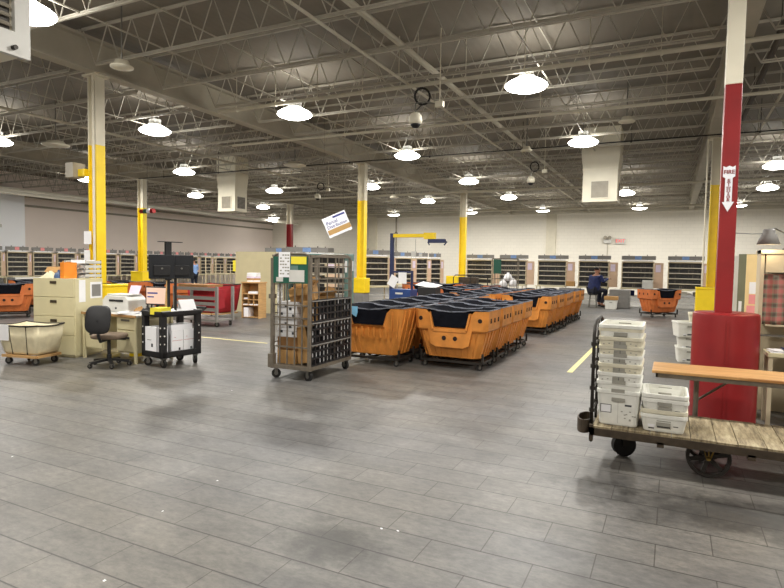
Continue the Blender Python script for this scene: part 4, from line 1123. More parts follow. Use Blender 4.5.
# ---------------------------------------------------------------- black utility cart with monitors
CX, CY, CRZ = -7.19, 6.03, R(-7)
CT = Matrix.Translation((CX,CY,0)) @ Matrix.Rotation(CRZ,4,'Z')
t = thing('utility_cart', 'black plastic utility cart holding white boxes and a monitor pole', 'cart', (CX,CY,0), CRZ)
b = MB(); cw, cd = .50, .70
for (z0, z1) in ((.15,.24),(.76,.84)):
    b = MB(); b.box(0,0,z0,cw,cd,z0+.03); b.box(0,0,z0,cw,.025,z1); b.box(0,cd-.025,z0,cw,cd,z1); b.box(0,0,z0,.025,cd,z1); b.box(cw-.025,0,z0,cw,cd,z1)
    b.build('shelf', M['black'], t, bevel=.006)
for (x, y) in ((0,0),(cw-.07,0),(0,cd-.09),(cw-.07,cd-.09)):
    b = MB(); b.box(x,y,.15,x+.07,y+.09,.82)
    for k in range(3): b.cyl((x+(.07 if x else 0),y+.045,.36+k*.12),.013,.01,10,'x',1); b.cyl((x+.035,y+(0 if y == 0 else .09),.36+k*.12),.013,.01,10,'y',1)
    b.build('corner_post', [M['black'], M['lgrey']], t, bevel=.004)
b = MB(); b.tube([(.02,cd,.80),(.02,cd+.1,.86),(cw-.02,cd+.1,.86),(cw-.02,cd,.80)], .02, 8); b.build('push_handle', M['black'], t)
add_casters(t, ((.06,.07),(cw-.06,.07),(.06,cd-.07),(cw-.06,cd-.07)), 1.0)
b = MB(); b.tube([(.30,.26,.79),(.30,.26,1.88)], .022, 10); b.tube([(.30,.38,.79),(.30,.38,1.35)], .02, 10); b.box(.285,.20,1.30,.32,.30,1.88); b.box(.26,.10,1.875,.34,.48,1.885); b.build('monitor_pole', M['black'], t)
for i, y in enumerate((.10,.44)):
    o = thing('mounted_monitor', ['black monitor seen from behind, left one on the cart pole','black monitor seen from behind, right one on the cart pole'][i], 'monitor', tuple(CT @ Vector((.36,y,1.50))), CRZ+R(62), 'two monitors on the cart pole')
    b = MB(); b.box(-.18,-.015,-.175,.18,.02,.185); b.build('panel', M['screen'], o, bevel=.01)
    b = MB(); b.box(-.115,-.05,-.13,.115,-.014,.03); b.build('rear_housing', M['black'], o, bevel=.01)
    b = MB(); b.box(-.17,.02,-.165,.17,.022,.175); b.build('screen', M['black'], o)
    b = MB(); b.cyl((0,-.052,-.02),.015,.004,12,'y'); b.build('logo_dot', M['steel'], o)
def on_cart(mb, nm, m, p, lab, cat, rz=0):
    o = mb.build(nm, m); o.matrix_world = CT @ Matrix.Translation(p) @ Matrix.Rotation(rz,4,'Z'); return tag(o, lab, cat)
b = MB(); b.box(-.14,-.10,0,.14,.10,.42); b.box(.02,-.102,.12,.06,-.10,.17,1); b.box(-.08,-.102,.22,.02,-.10,.226,1)
on_cart(b, 'carton', [M['paper'],M['ink']], (.20,.115,.182), 'white carton on end at the left of the cart shelf', 'box')
b = MB(); b.box(-.10,-.16,0,.10,.22,.44)
on_cart(b, 'flat_carton', M['paper'], (.26,.42,.182), 'large white board box standing on the cart shelf', 'box')
for i in range(2):
    b = MB(); b.box(-.015,-.10,0,.015,.10,.36); b.box(.015,-.09,.2,.0165,.09,.205,1); b.box(.015,-.06,.25,.0165,-.03,.255,1); b.box(.015,.02,.05,.0165,.05,.09,2)
    on_cart(b, 'flat_carton', [M['paper'],mat('red_print',(190,90,90),.8) if i == 0 else MATS['red_print'],M['ink']], (.40,.33+i*.21,.182), ['white printed box at the front of the cart shelf, left of the pair','white printed box at the front of the cart shelf, right of the pair'][i], 'box')
b = MB(); b.box(-.09,-.12,0,.09,.12,.10); b.box(.09,-.1,.02,.091,.1,.05,1)
on_cart(b, 'yellow_tissue_box', [M['paper_yellow'],M['lgrey']], (.3,.12,.792), 'small pale yellow box on the front corner of the cart top', 'box', .3)
heap('paper_pile', 'loose white papers on the cart top under the pole', 'paper', M['paper'], tuple(CT @ Vector((.25,.42,.792))), .28, .3, .06, 9)
b = MB(); b.add([(0,-.14,0),(0,.14,0),(-.1,.14,.2),(-.1,-.14,.2),(-.13,-.14,0),(-.13,.14,0)],[(0,1,2,3),(3,2,5,4)]); 
o = on_cart(b, 'propped_paper', M['paper'], (.36,.60,.792), 'white sheet propped up at the handle end of the cart', 'paper'); o.modifiers.new('s','SOLIDIFY').thickness = .003
b = MB(); b.bar((0,0,0),(-.03,.06,.5),.05,.03); on_cart(b, 'wooden_slat', M['wood_l'], (.18,.30,.792), 'tan wooden slat leaning up behind the cart top', 'slat')

# ---------------------------------------------------------------- grey double rack, red hamper, pigeonholes, partition
t = thing('slatted_cart', 'grey rolling cart with slatted sides and wooden top behind the black cart', 'cart', (-11.15,10.35,0), R(4))
b = MB(); w, d, h = 1.30, .6, .98
for (x,y) in ((0,0),(w,0),(0,d),(w,d)): b.bar((x,y,.12),(x,y,h),.06)
b.build('frame', M['grey'], t)
for z in (.42,.56,.70,.92):
    b = MB(); b.box(0,-.02,z-.04,w,.0,z+.04); b.build('side_rail', M['grey'], t)
b = MB(); b.box(0,0,.14,w,d,.18); b.build('bottom_shelf', M['grey'], t)
b = MB(); b.box(.45,.15,.42,1.1,d-.05,.9); b.build('red_liner', M['redcanvas'], t)
b = MB(); b.box(.1,.02,.96,1.0,d,1.02); b.build('wooden_top', M['card_d'], t)
add_casters(t, ((.03,.05),(w-.03,.05),(.03,d-.05),(w-.03,d-.05)), 1.)
basket('canvas_hamper', 'deep red canvas hamper on casters beside the pigeonhole shelf', (-11.75,12.35,0), R(5), 1.1, 1.0, .95, M['redcanvas'], M['dark_steel'])
t = thing('pigeonhole_shelf', 'small wooden pigeonhole shelf with papers standing before the beige screen', 'shelf', (-10.98,12.62,0), R(8))
b = MB(); w, d, h = .56, .40, 1.02
b.box(0,0,0,.02,d,h); b.box(w-.02,0,0,w,d,h); b.box(0,d-.01,0,w,d,h); b.box(-.02,-.02,h-.02,w+.02,d+.02,h+.01)
b.build('carcass', M['wood_l'], t)
for z in (.02,.36,.52,.68): b = MB(); b.box(.02,.01,z,w-.02,d-.01,z+.015); b.build('shelf_board', M['wood_l'], t)
for x in (.2,.37): b = MB(); b.box(x-.006,.01,.375,x+.006,d-.01,.68); b.build('divider', M['wood_l'], t)
b = MB(); b.box(.03,.03,.375,.53,.35,.40); b.box(.05,.04,.54,.18,.3,.58); b.box(.2,.03,.70,.5,.32,.76); b.box(.05,.03,.036,.2,.3,.30); b.build('stored_papers', M['paper'], t)
for k in range(5):
    b = MB(); b.box(-.15,-.12,0,.15,.12,.05); tag(b.build('paper_stack', M[['paper','card','paper_lilac','paper','red'][k] if k < 4 else 'paper'], loc=(-10.74,12.85,1.032+k*.052), rz=.15*(k-2)), '%s bundle from the bottom in the pile on the pigeonhole shelf' % ORD[k], 'paper', 'paper bundles on the pigeonhole shelf')
b = MB(); b.box(0,0,0,1.62,.05,1.92); b.box(1.45,-.01,0,1.47,0,1.9); tag(b.build('room_divider', M['beige'], loc=(-12.6,14.2,0)), 'tall beige screen panel behind the pigeonhole shelf', 'screen')
b = MB(); b.box(0,0,0,.42,.3,.62); tag(b.build('small_cabinet', M['beige'], loc=(-9.75,13.2,0)), 'small beige cabinet partly hidden behind the mail cage', 'cabinet')
# rolling wire cage by the screen
def wire_cage(lab, loc, rz, w, d, h, m, tilt=False):
    t = thing('wire_cage', lab, 'rolling cage', loc, rz)
    b = MB()
    for (x,y) in ((0,0),(w,0),(0,d),(w,d)): b.bar((x,y,.12),(x,y,h),.035)
    for z in (.15,h): b.bar((0,0,z),(w,0,z),.035); b.bar((0,d,z),(w,d,z),.035); b.bar((0,0,z),(0,d,z),.035); b.bar((w,0,z),(w,d,z),.035)
    b.build('frame', m, t)
    b = MB()
    for i in range(1,7): b.bar((w*i/7,0,.15),(w*i/7,0,h*.85),.014); b.bar((w*i/7,d,.15),(w*i/7,d,h*.85),.014)
    for z in (.6,1.1,h*.85): b.bar((0,0,z),(w,0,z),.018); b.bar((0,d,z),(w,d,z),.018)
    b.build('bars', m, t); add_casters(t, ((0,0),(w,0),(0,d),(w,d)), 1.)
    return t
wc = wire_cage('pale wire cage by the left shelves beside the beige screen', (-17.6,18.0,0), R(8), 1.7, .7, 1.75, M['beige_case'])
b = MB(); b.box(1.35,-.04,1.2,1.6,-.02,1.65); b.build('yellow_notice', M['paper_yellow'], wc)


# ---------------------------------------------------------------- carrier cases (mail sorting shelves)
def case(W, wing, hdr, wingm):
    t = thing('sorting_case', 'x', 'mail shelves')
    b = MB(); d = .36; z0, z1 = .78, 1.86
    b.box(-.04,0,z0,0,d,z1); b.box(W,0,z0,W+.04,d,z1); b.box(-.04,0,z1-.025,W+.04,d,z1+.02); b.box(-.04,d-.01,z0,W+.04,d,z1)
    b.build('case_frame', M['beige_case'], t)
    for i in range(5):
        z = z0+i*(z1-z0-.02)/5
        b = MB(); b.box(0,-.015,z-.012,W,d-.01,z+.022); s = b.build('shelf', M['case_shelf'], t)
        b = MB(); b.box(.01,.05,z+.023,W-.01,d-.02,z+.16); b.build('mail_row', M['mail'], s)
    b = MB(); b.box(-.05,.06,z1+.09,W+.10,.10,z1+.25); hd = b.build('header', M[hdr[0]], t)
    b = MB(); b.box(W*.40,.055,z1+.10,W*.62,.06,z1+.24); b.build('header_label', M[hdr[1]], hd)
    b = MB()
    for x in (W*.2,W*.8): b.bar((x,.08,z1),(x,.08,z1+.1),.03); b.tube([(x,.04,z1+.25),(x,.04,z1+.30)], .015, 6)
    b.build('header_bracket', M['dark_steel'], t)
    b = MB(); b.box(.02,.02,z1+.022,W-.02,d-.05,z1+.075); b.build('top_papers', M['paper'], t)
    b = MB(); b.box(-.04,-.45,.74,W+.04,d,.775); b.build('ledge', M['beige'], t)
    for z in (.44,.20): b = MB(); b.box(0,-.1,z,W,.2,z+.02); b.build('lower_shelf', M['lgrey'], t)
    for (x,y) in ((0,-.42),(W-.04,-.42),(0,d-.05),(W-.04,d-.05)):
        b = MB(); b.bar((x+.02,y+.02,0),(x+.02,y+.02,.74),.045); b.build('leg', M['beige_case'], t)
    if wing:
        b = MB(); b.add([(W+.05,.02,.79),(W+.05+wing,.0,.79),(W+.05+wing,.0,1.83),(W+.05,.02,1.83),(W+.05,.06,.79),(W+.05+wing,.04,.79),(W+.05+wing,.04,1.83),(W+.05,.06,1.83)], [(0,1,2,3),(5,4,7,6),(0,4,5,1),(1,5,6,2),(2,6,7,3),(3,7,4,0)])
        wg = b.build('side_board', M[wingm], t)
        b = MB(); b.box(W+.10,-.002,1.45,W+.05+wing*.7,.012,1.75); b.build('notice', M['paper_lilac'], wg)
    return t
cR = case(1.16, .34, ('grey','bluecloth'), 'case_pink')
cL = case(.86, .14, ('grey','paper_pink'), 'case_pink')
right_x = [(-8.75,'sorting shelves beside the far yellow column'),(-7.17,'sorting shelves behind the wire cage with white sacks'),(-5.42,'sorting shelves left of the seated person'),(-3.68,'sorting shelves the seated person in navy faces'),(-1.95,'sorting shelves behind the lone orange hamper, left of it'),(-.2,'sorting shelves just left of the column behind the red one'),(1.75,'sorting shelves beyond the red column at the right')]
for i, (x, lab) in enumerate(right_x):
    o = cR if i == 0 else dup(cR)
    o.location = (x+.06,25.65,0); o['label'] = lab; o['group'] = 'sorting shelves along the back'
for i, (x, y, sc) in enumerate(((-11.3,15.2,1.1),(-10.2,18.3,.85),(-10.5,21.5,.68),(-10.04,22.5,.55),(-9.7,23.5,.45))):
    o = dup(cR); o.location = (x,y,0); o.rotation_euler = (0,0,R(50)); o.scale = (sc,.8,1)
    o['label'] = ['sorting shelves seen through the top of the mail cage','sorting shelves full of papers beside the guard with grey base','sorting shelves behind the blue hoist mast','sorting shelves behind the hoist box, under the yellow jib arm','sorting shelves just left of the far yellow column'][i]
    o['group'] = 'sorting shelves in the side row'
for x, lab in ((-14.8,'sorting shelves whose top shows above the beige divider, by the far red column'),(-12.95,'sorting shelves seen over the front placard of the mail cage')):
    o = dup(cR); o.location = (x,18.4,0); o.scale = (1.08,1,1.03); o['label'] = lab; o['group'] = 'sorting shelves in the side row'
for i in range(17):
    y = 12.9+i*1.16
    o = cL if i == 0 else dup(cL)
    o.location = (-26.6,y,0); o.rotation_euler = (0,0,R(90))
    o['label'] = '%s set of sorting shelves along the left wall, counting away from the photographer' % (ORD[i] if i < 15 else ['sixteenth','seventeenth'][i-15])
    o['group'] = 'sorting shelves along the left wall'
# under-case cabinets, boxes
def boxthing(name, lab, cat, x0,y0,z0,x1,y1,z1, m, rz=0, drawers=0):
    cx, cy = (x0+x1)/2, (y0+y1)/2
    t = thing(name, lab, cat, (cx,cy,z0), rz)
    a, c, h = (x1-x0)/2, (y1-y0)/2, z1-z0
    b = MB(); b.box(-a,-c,0,a,c,h); b.build('body', m, t, bevel=.008)
    for k in range(drawers):
        b = MB(); b.box(-a+.02,-c-.012,h*k/drawers+.02,a-.02,-c,h*(k+1)/drawers-.02); d = b.build('drawer', m, t)
        b = MB(); b.box(-.06,-c-.02,h*(k+.5)/drawers,.06,-c-.012,h*(k+.5)/drawers+.025); b.build('pull', M['steel'], d)
    return t
boxthing('drawer_cabinet', 'grey two-drawer cabinet right of the seated person', 'cabinet', -2.25,24.3,0,-1.5,25.0,.73, M['grey'], 0, 2)
boxthing('drawer_cabinet', 'grey cabinet standing left of the seated person', 'cabinet', -4.25,24.5,0,-3.5,25.0,.73, M['grey'], 0, 2)
boxthing('cardboard_box', 'tan box standing on the ledge left of the seated person', 'box', -4.1,25.25,.78,-3.75,25.5,1.0, M['card'])
t = boxthing('cardboard_box', 'open brown box resting on the white tub beside the seated person', 'box', -2.35,23.4,.36,-1.85,23.75,.50, M['card'])
b = tub_mesh(.46,.36,.34); tag(b.build('postal_tub', [M['tub'],M['slot_grey'],M['ink'],M['paper']], loc=(-2.1,23.58,0)), 'white tub on the floor beside the seated person', 'tub')
boxthing('paper_box', 'pale grey paper box on the ledge behind the lone orange hamper', 'box', -1.1,25.25,.78,-.7,25.6,1.12, M['lgrey'])
for i, x in enumerate((-1.75,-1.2,.2,.75)):
    t = boxthing('storage_bin', ['navy bin under the shelves left of the lone hamper','white bin under the shelves behind the lone hamper','white bin under the shelves right of the lone hamper','grey bin under the shelves near the yellow guard'][i], 'bin', x,25.58,.465,x+.35,25.8,.68, M[['navycloth','tub','tub','grey'][i]])
heap('parcel_pile', 'loose white parcels under the shelves right of the lone hamper', 'parcels', M['paper'], (.55,25.65,.465), .7, .18, .16, 12)

# ---------------------------------------------------------------- wire cage with sacks, hoop cart, hoist
wire_cage('dark wire cage with white sacks standing before the back shelves', (-6.3,21.6,0), R(10), .95, .8, 1.88, M['cage_steel'])
b = MB(); b.box(0,0,0,.3,.02,.55); tag(b.build('green_placard', M['green'], loc=(-6.25,21.57,1.3), rz=R(10)), 'green placard on the dark wire cage with sacks', 'placard')
for k, (x,y,z) in enumerate(((-5.95,21.95,.75),(-5.6,22.1,.8),(-5.8,22.1,1.02))):
    b = MB(); b.lathe([(.02,0),(.15,.02),(.18,.11),(.13,.24),(.04,.3),(.05,.33)], n=12); o = b.build('mail_sack', M['paper'], smooth=True, loc=(x,y,z)); tag(o, ['left white mail sack in the dark wire cage','right white mail sack in the dark wire cage','white mail sack on top of the others in the wire cage'][k], 'sack')
boxthing('cardboard_box', 'dark box under the sacks in the wire cage', 'box', -6.1,21.75,.2,-5.4,22.35,.74, M['grey'], R(10))
t = thing('hoop_cart', 'cart with black hoop handle and dark box beyond the hampers', 'cart', (-8.1,22.1,0), R(5))
b = MB(); b.box(0,0,.18,1.5,.7,.24); b.build('deck', M['dark_steel'], t)
b = MB(); b.tube([(0,.1,.2),(0,.1,1.1),(.08,.1,1.2),(1.3,.1,1.2),(1.42,.1,1.1),(1.42,.1,.2)], .022, 8); b.tube([(.7,.1,.2),(.7,.1,1.2)], .016, 8); b.tube([(0,.1,.8),(1.42,.1,.8)], .016, 8); b.build('hoop', M['black'], t)
add_casters(t, ((.1,.1),(1.4,.1),(.1,.6),(1.4,.6)), 1.2)
boxthing('equipment_box', 'dark olive box on the cart with the black hoop handle', 'box', -7.95,22.35,.245,-7.2,22.8,1.12, M['brown_steel'], R(5))
t = thing('jib_hoist', 'blue lifting hoist with yellow jib arm beyond the front hampers', 'hoist', (-7.4,15.0,0))
b = MB(); b.bar((0,0,.05),(0,0,2.5),.10,.10); b.box(-.3,-.3,0,.6,.3,.08); b.build('mast', M['navy'], t)
b = MB(); b.box(.05,-.05,2.38,1.25,.05,2.48); b.box(1.02,-.07,2.33,1.35,.07,2.51); b.build('jib_arm', M['yellow'], t)
b = MB(); b.tube([(.12+.04*math.cos(a),0,2.50+.04*math.sin(a)) for a in [PI*2*j/12 for j in range(12)]], .01, 6, closed=True); b.build('lifting_eye', M['dark_steel'], t)
b = MB(); b.box(1.15,-.06,2.22,1.65,.06,2.33); b.tube([(1.18,0,2.32),(1.13,0,2.24),(1.18,0,2.16)], .02, 8); b.tube([(1.62,0,2.32),(1.70,0,2.24),(1.62,0,2.16)], .02, 8); b.build('spreader', M['navy'], t)
b = MB(); b.bar((1.15,0,2.3),(1.15,0,2.26),.03); b.tube([(.75,0,2.33),(.75,0,1.9)], .005, 5); b.build('chain', M['dark_steel'], t)
b = MB(); b.box(.62,-.01,1.82,.76,.01,1.98); b.box(.86,-.01,1.82,.96,.01,1.92); b.build('hanging_tag', M['lgrey'], t)
b = MB(); b.box(.05,-.25,.42,.72,.25,.88); b.box(.05,-.25,.1,.12,.25,.42); b.box(.65,-.25,.1,.72,.25,.42); b.build('control_cabinet', M['blue'], t, bevel=.01)
b = MB(); b.box(.25,-.255,.74,.48,-.25,.79); b.build('badge', M['lgrey'], t)
b = MB(); b.bar((.70,-.1,.88),(.70,-.1,1.42),.06); b.bar((.05,-.1,1.38),(.70,-.1,1.38),.05); b.build('rear_frame', M['navy'], t)
for (x0,z0,a,lab) in ((.05,.95,.5,'tilted white paper on the blue hoist, left one'),(.35,1.05,0,'white paper on the blue hoist, right one')):
    b = MB(); b.box(-.13,-.003,-.16,.13,.003,.16); o = b.build('taped_paper', M['paper'], loc=(-7.4+x0+.13,14.72,z0+.16)); o.rotation_euler = (0,a,0); tag(o, lab, 'paper')
b = MB(); b.add([(0,0,0),(.5,0,-.06),(.62,.3,.0),(.1,.3,.08)],[(0,1,2,3)]); o = b.build('large_sheet', M['paper'], loc=(-5.72,12.9,1.10)); o.modifiers.new('s','SOLIDIFY').thickness = .004
tag(o, 'large white sheet lying right of the blue hoist', 'paper')
boxthing('equipment_box', 'dark box under the large white sheet right of the hoist', 'box', -5.62,12.85,0,-5.15,13.2,1.05, M['black'])

# ---------------------------------------------------------------- wall fittings
t = thing('emergency_light', 'white twin-head emergency light on the back wall', 'emergency light', (-3.62,36.9,3.2))
b = MB(); b.box(-.22,-.06,-.12,.22,.04,.12); b.build('battery_box', M['lgrey'], t, bevel=.01)
for x in (-.12,.12): b = MB(); b.cyl((x,-.14,.22),.11,.12,18,'y'); b.build('lamp_head', M['grille'], t)
t = thing('exit_sign', 'small exit sign beside the twin-head emergency light', 'sign', (-2.9,36.92,3.2))
b = MB(); b.box(-.28,-.03,-.16,.28,.03,.18); b.build('sign_box', M['lgrey'], t); text('EXIT', .26, M['exit_red'], t, (0,-.035,.02), (PI/2,0,0))
pipe('wall_conduit', 'thin conduit dropping down the back wall from the emergency light', [(-3.62,36.95,3.05),(-3.62,36.95,.3)], .02, M['pipe'], False, 'conduit')
pipe('wall_conduit', 'grey conduit pair on the back wall left of the hoist', [(-17.9,36.9,0),(-17.9,36.9,5.0)], .06, M['grille'], False, 'conduit')
pipe('wall_conduit', 'thin conduit on the white panel wall at the left edge', [(-27.9,15.4,2.0),(-27.9,15.4,4.7)], .02, M['grille'], False, 'conduit')
t = boxthing('switch_box', 'pair of small switch boxes on the white panel wall', 'switch box', -27.93,15.1,3.0,-27.85,15.7,3.15, M['lgrey'])
t = thing('signal_horn', 'row of small red, green and white lamps hung beside the thick yellow column', 'signal lamp', (-17.2,14.5,3.35))
for k, mm in enumerate(('red','green','signwhite','red')):
    b = MB(); b.cyl((k*.17,0,0),.08,.14,14,'x'); b.build('signal_lens', M[mm], t)
b = MB(); b.tube([(.25,0,.1),(.25,0,ZC-3.35)], .008, 5); b.build('hanging_rod', M['steel'], t)
t = boxthing('wall_speaker', 'beige speaker box fixed to the thick yellow column', 'speaker', -10.3,6.95,3.12,-10.08,7.2,3.4, M['grille'])
b = MB(); b.box(-10.12,7.05,3.15,-9.9,7.15,3.28); tag(b.build('speaker_bracket', M['yellow']), 'yellow bracket holding the beige speaker to the column', 'bracket')
for k, (z, w, h_) in enumerate(((1.55,.16,.22),(1.35,.10,.12),(1.88,.2,.24))):
    b = MB(); b.box(-9.93,7.05,z,-9.93+w,7.06,z+h_); tag(b.build('taped_paper', M['paper']), ['white paper taped on the thick yellow column, middle one','small white tag taped low on the thick yellow column','white notice taped highest on the thick yellow column'][k], 'paper')
# floor lines
b = MB(); b.box(-9.4,8.90,.001,-7.12,8.96,.003); struct('floor_marking', b, M['linepaint'])
b = MB(); b.box(-1.39,8.9,.001,-1.31,16.0,.003); struct('floor_marking', b, M['linepaint'])

# ---------------------------------------------------------------- people
def skin_obj(name, m, parent, verts, edges, root=0, sub=2):
    me = bpy.data.meshes.new(name); me.from_pydata([v[0] for v in verts], edges, [])
    me.materials.append(m)
    o = bpy.data.objects.new(name, me); C.objects.link(o); o.parent = parent
    o.modifiers.new('skin', 'SKIN')
    if not me.skin_vertices:
        me.attributes.new if False else None
    if len(me.skin_vertices) == 0:
        bpy.context.view_layer.objects.active = o
        bpy.ops.mesh.customdata_skin_add()
    for i, v in enumerate(verts):
        r = v[1] if isinstance(v[1], (tuple, list)) else (v[1], v[1])
        me.skin_vertices[0].data[i].radius = r
        me.skin_vertices[0].data[i].use_root = (i == root)
    s = o.modifiers.new('sub', 'SUBSURF'); s.levels = sub; s.render_levels = sub
    for p in me.polygons: p.use_smooth = True
    return o
def person(lab, loc, rz, seated, top_m, leg_m):
    """figure faces +Y of its own frame"""
    t = thing('person', lab, 'person', loc, rz)
    V = []; E = []
    def v(p, r, par=None):
        V.append((p, r)); i = len(V)-1
        if par is not None: E.append((par, i))
        return i
    if seated:
        hip = .66; lean = .10
        kn = lambda s: (s*.13, .42, hip+.02 if s < 0 else hip-.04)
        ft = lambda s: (s*.14, .40 if s < 0 else .22, .10)
        toe = lambda s: (s*.15, .56 if s < 0 else .38, .05)
        elb = lambda s: (s*.27, .12, hip+.27); han = lambda s: (s*.20, .42, hip+.40 if s > 0 else hip+.34)
    else:
        hip = .90; lean = .03
        kn = lambda s: (s*.11, .02, .48); ft = lambda s: (s*.12, -.02, .08); toe = lambda s: (s*.13, .14, .04)
        elb = lambda s: (s*.25, .05, hip+.22); han = lambda s: (s*.18, .33, hip+.22)
    pel = v((0,0,hip), .13)
    wa = v((0,lean*.3,hip+.18), (.12,.10), pel); ch = v((0,lean*.7,hip+.36), (.15,.11), wa); sh = v((0,lean,hip+.48), (.10,.08), ch)
    nk = v((0,lean+.02,hip+.56), .052, sh); hd = v((0,lean+.04,hip+.63), .075, nk); hc = v((0,lean+.05,hip+.72), (.085,.10), hd); cr = v((0,lean+.04,hip+.79), .06, hc)
    v((0,lean+.15,hip+.68), .014, hc)
    for s in (-1,1):
        hp = v((s*.10,0,hip-.02), .095, pel); k = v(kn(s), .062, hp); a = v(ft(s), .042, k); v(toe(s), .032, a)
        sd = v((s*.18,lean,hip+.46), .062, sh); e = v(elb(s), .042, sd); h_ = v(han(s), .028, e)
        hx, hy, hz = han(s)
        pm = v((hx,hy+.06,hz), (.026,.014), h_)
        for q, (dx, ln) in enumerate(((-.024,.045),(-.008,.055),(.008,.052),(.024,.04))):
            f1 = v((hx+dx,hy+.06+ln*.6,hz-.004), .0085, pm); v((hx+dx,hy+.06+ln*1.3,hz-.03), .007, f1)
        th = v((hx-s*.035,hy+.05,hz), .009, h_); v((hx-s*.045,hy+.085,hz-.01), .008, th)
    skin_obj('body', M['skin'], t, V, E)
    # upper garment
    V2 = []; E2 = []
    V, E = V2, E2
    k_ = 1.3 if seated else 1.
    p0 = v((0,-.02,hip-.12), (.21*k_,.18)); p1 = v((0,lean*.3,hip+.18), (.175*k_,.15), p0); p2 = v((0,lean*.7,hip+.36), (.19*k_,.15), p1); p3 = v((0,lean,hip+.50), (.11*k_,.10), p2)
    for s in (-1,1):
        a = v((s*.18,lean,hip+.46), .085, p3); e = v(elb(s), .064, a); hx, hy, hz = han(s); v((hx,hy-.02,hz), .046, e)
    skin_obj('coat' if seated else 'shirt', top_m, t, V2, E2)
    V3 = []; E3 = []; V, E = V3, E3
    p0 = v((0,0,hip), .145)
    for s in (-1,1):
        a = v((s*.10,0,hip-.03), .115, p0); k = v(kn(s), .08, a); f_ = ft(s); v((f_[0],f_[1],f_[2]+.04), .062, k)
    skin_obj('trousers', leg_m, t, V3, E3)
    for s in (-1,1):
        f_ = ft(s); g_ = toe(s); 
        o = skin_obj('shoe', M['black'], t, [((f_[0],f_[1]-.03,.05),.048),((f_[0],f_[1]+.05,.048),.045),((g_[0],g_[1],.04),.036)], [(0,1),(1,2)])
    skin_obj('hair', M['hair'], t, [((0,lean+.0,hip+.70),.085),((0,lean+.01,hip+.765),.10),((0,lean+.05,hip+.80),.055)], [(0,1),(1,2)])
    # face
    for s in (-1,1):
        b = MB(); b.lathe([(.002,-.01),(.009,-.004),(.009,.004),(.002,.01)], c=(s*.032,lean+.137,hip+.715), n=8); b.build('eye', M['black'], t)
        b = MB(); b.lathe([(.004,-.028),(.014,-.01),(.015,.012),(.004,.028)], c=(s*.092,lean+.03,hip+.70), n=8); b.build('ear', M['skin'], t, smooth=True)
    return t
person('person in a navy coat with dark hair seated on a stool, sorting mail', (-2.85,24.25,0), R(-38), True, M['navycloth'], M['trouser'])
[o for o in bpy.data.objects if o.name == 'person'][0].scale = (1.3,1.25,1.1)
t = thing('work_stool', 'low stool the person in the navy coat sits on', 'stool', (-2.85,24.2,0))
b = MB(); b.cyl((0,0,.515),.18,.05,20); b.build('seat', M['black'], t)
for (x,y) in ((-.15,-.15),(.15,-.15),(-.15,.15),(.15,.15)): b = MB(); b.tube([(x,y,0),(x*.7,y*.7,.49)], .014, 8); b.build('leg', M['steel'], t)
b = MB(); b.box(-.12,-.002,-.08,.12,.002,.08); o = b.build('letter', M['paper'], loc=(-2.6,24.78,1.08)); o.rotation_euler = (R(60),0,0); tag(o, 'white letters held by the seated person in navy', 'paper')
person('person in a light blue shirt and dark trousers standing at the left shelves', (-23.3,23.0,0), R(80), False, M['bluecloth'], M['trouser'])

# ---------------------------------------------------------------- left clutter
t = thing('work_bench', 'long pale bench before the left shelves at the left edge', 'bench', (-24,14,0), R(90))
b = MB(); b.box(0,0,.72,3.2,.6,.80); b.build('bench_top', M['lgrey'], t)
for (x,y) in ((.05,.05),(3.15,.05),(.05,.55),(3.15,.55)): b = MB(); b.bar((x,y,0),(x,y,.72),.05); b.build('leg', M['grey'], t)
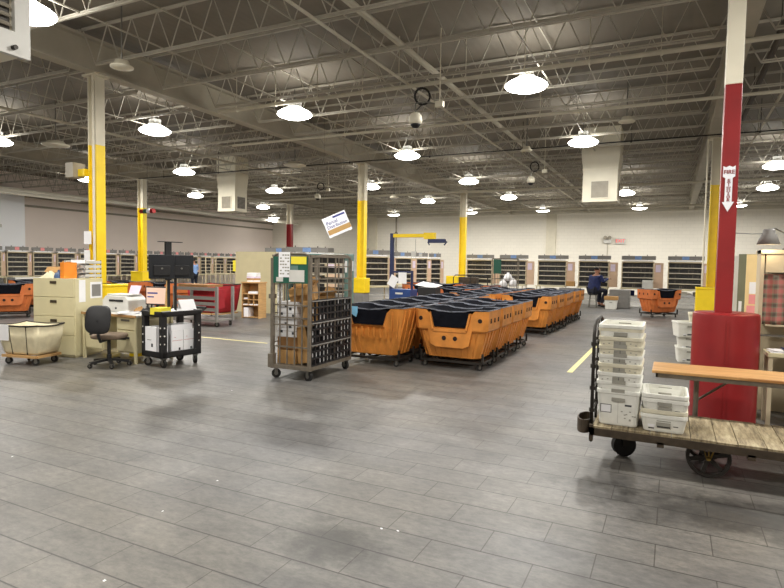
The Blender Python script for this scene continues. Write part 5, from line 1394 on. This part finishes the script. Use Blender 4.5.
# teal shelf cart standing right behind the mail cage
t = thing('teal_shelf_cart', 'teal metal shelf cart with files standing right behind the mail cage', 'shelf cart', (-7.3,9.75,0))
w = 1.52
b = MB(); b.box(0,0,.75,.09,.25,1.78); b.box(w-.09,0,.75,w,.25,1.78); b.box(0,0,1.74,w,.25,1.79); b.build('side_frame', M['teal'], t, bevel=.02)
for z in (.78,.98,1.18,1.38,1.58):
    b = MB(); b.box(.09,.02,z,w-.09,.24,z+.02); q = b.build('shelf', M['case_shelf'], t)
    b = MB(); b.box(.12,.06,z+.021,w-.12,.22,z+.13); b.build('files', M['mail'], q)
b = MB(); b.box(w+.001,.08,1.45,w+.004,.2,1.65); b.box(w-.07,-.004,1.42,w-.02,-.001,1.65); b.build('white_label', M['paper'], t)
for (x,y) in ((.04,.04),(w-.04,.04),(.04,.41),(w-.04,.41)): y = min(y,.21); b = MB(); b.bar((x,y,.1),(x,y,.76),.05); b.build('leg', M['dark_steel'], t)
add_casters(t, ((.04,.04),(w-.04,.04),(.04,.21),(w-.04,.21)), .7)

for (x, y) in ((-4.71,2.70),(-2.86,2.55),(-2.92,3.10),(-1.52,3.0),(-1.42,3.02),(-2.48,1.85),(-4.85,5.4)):
    b = MB(); b.add([(-.008,-.006,0),(.009,-.005,0),(.006,.008,.004),(-.007,.006,.002),(0,0,.006)], [(0,1,4),(1,2,4),(2,3,4),(3,0,4),(0,3,2,1)])
    tag(b.build('paper_scrap', M['paper'], loc=(x,y,.001), rz=x*7), 'tiny white scrap lying on the open grey floor', 'scrap', 'paper scraps on the floor')
# ---------------------------------------------------------------- world, camera, render settings
w = bpy.data.worlds.new('world'); bpy.context.scene.world = w; w.use_nodes = True
w.node_tree.nodes['Background'].inputs[0].default_value = (.8,.85,1,1); w.node_tree.nodes['Background'].inputs[1].default_value = .05
f = 569.; roll = .0167; pitch = math.atan(29.8/f); yaw = math.atan(280/f)
F = Vector((-math.sin(yaw)*math.cos(pitch), math.cos(yaw)*math.cos(pitch), -math.sin(pitch)))
Rt = Vector((math.cos(yaw), math.sin(yaw), 0)); U = Rt.cross(F)
Rr = Rt*math.cos(roll)+U*math.sin(roll); Ur = -Rt*math.sin(roll)+U*math.cos(roll)
cam = bpy.data.cameras.new('camera'); co = bpy.data.objects.new('camera', cam); C.objects.link(co)
cam.sensor_width = 36; cam.lens = 36*f/784; cam.clip_end = 200; cam.clip_start = .05
mtx = Matrix((Rr, Ur, -F)).transposed().to_4x4(); mtx.translation = (0,0,1.6); co.matrix_world = mtx
S = bpy.context.scene
S.camera = co
S.view_settings.view_transform = 'Standard'; S.view_settings.look = 'None'; S.view_settings.gamma = 1; S.view_settings.use_curve_mapping = False
S.view_settings.exposure = .04
S.cycles.use_denoising = True
S.cycles.max_bounces = 6; S.cycles.diffuse_bounces = 4; S.cycles.glossy_bounces = 3
S.cycles.sample_clamp_indirect = 4
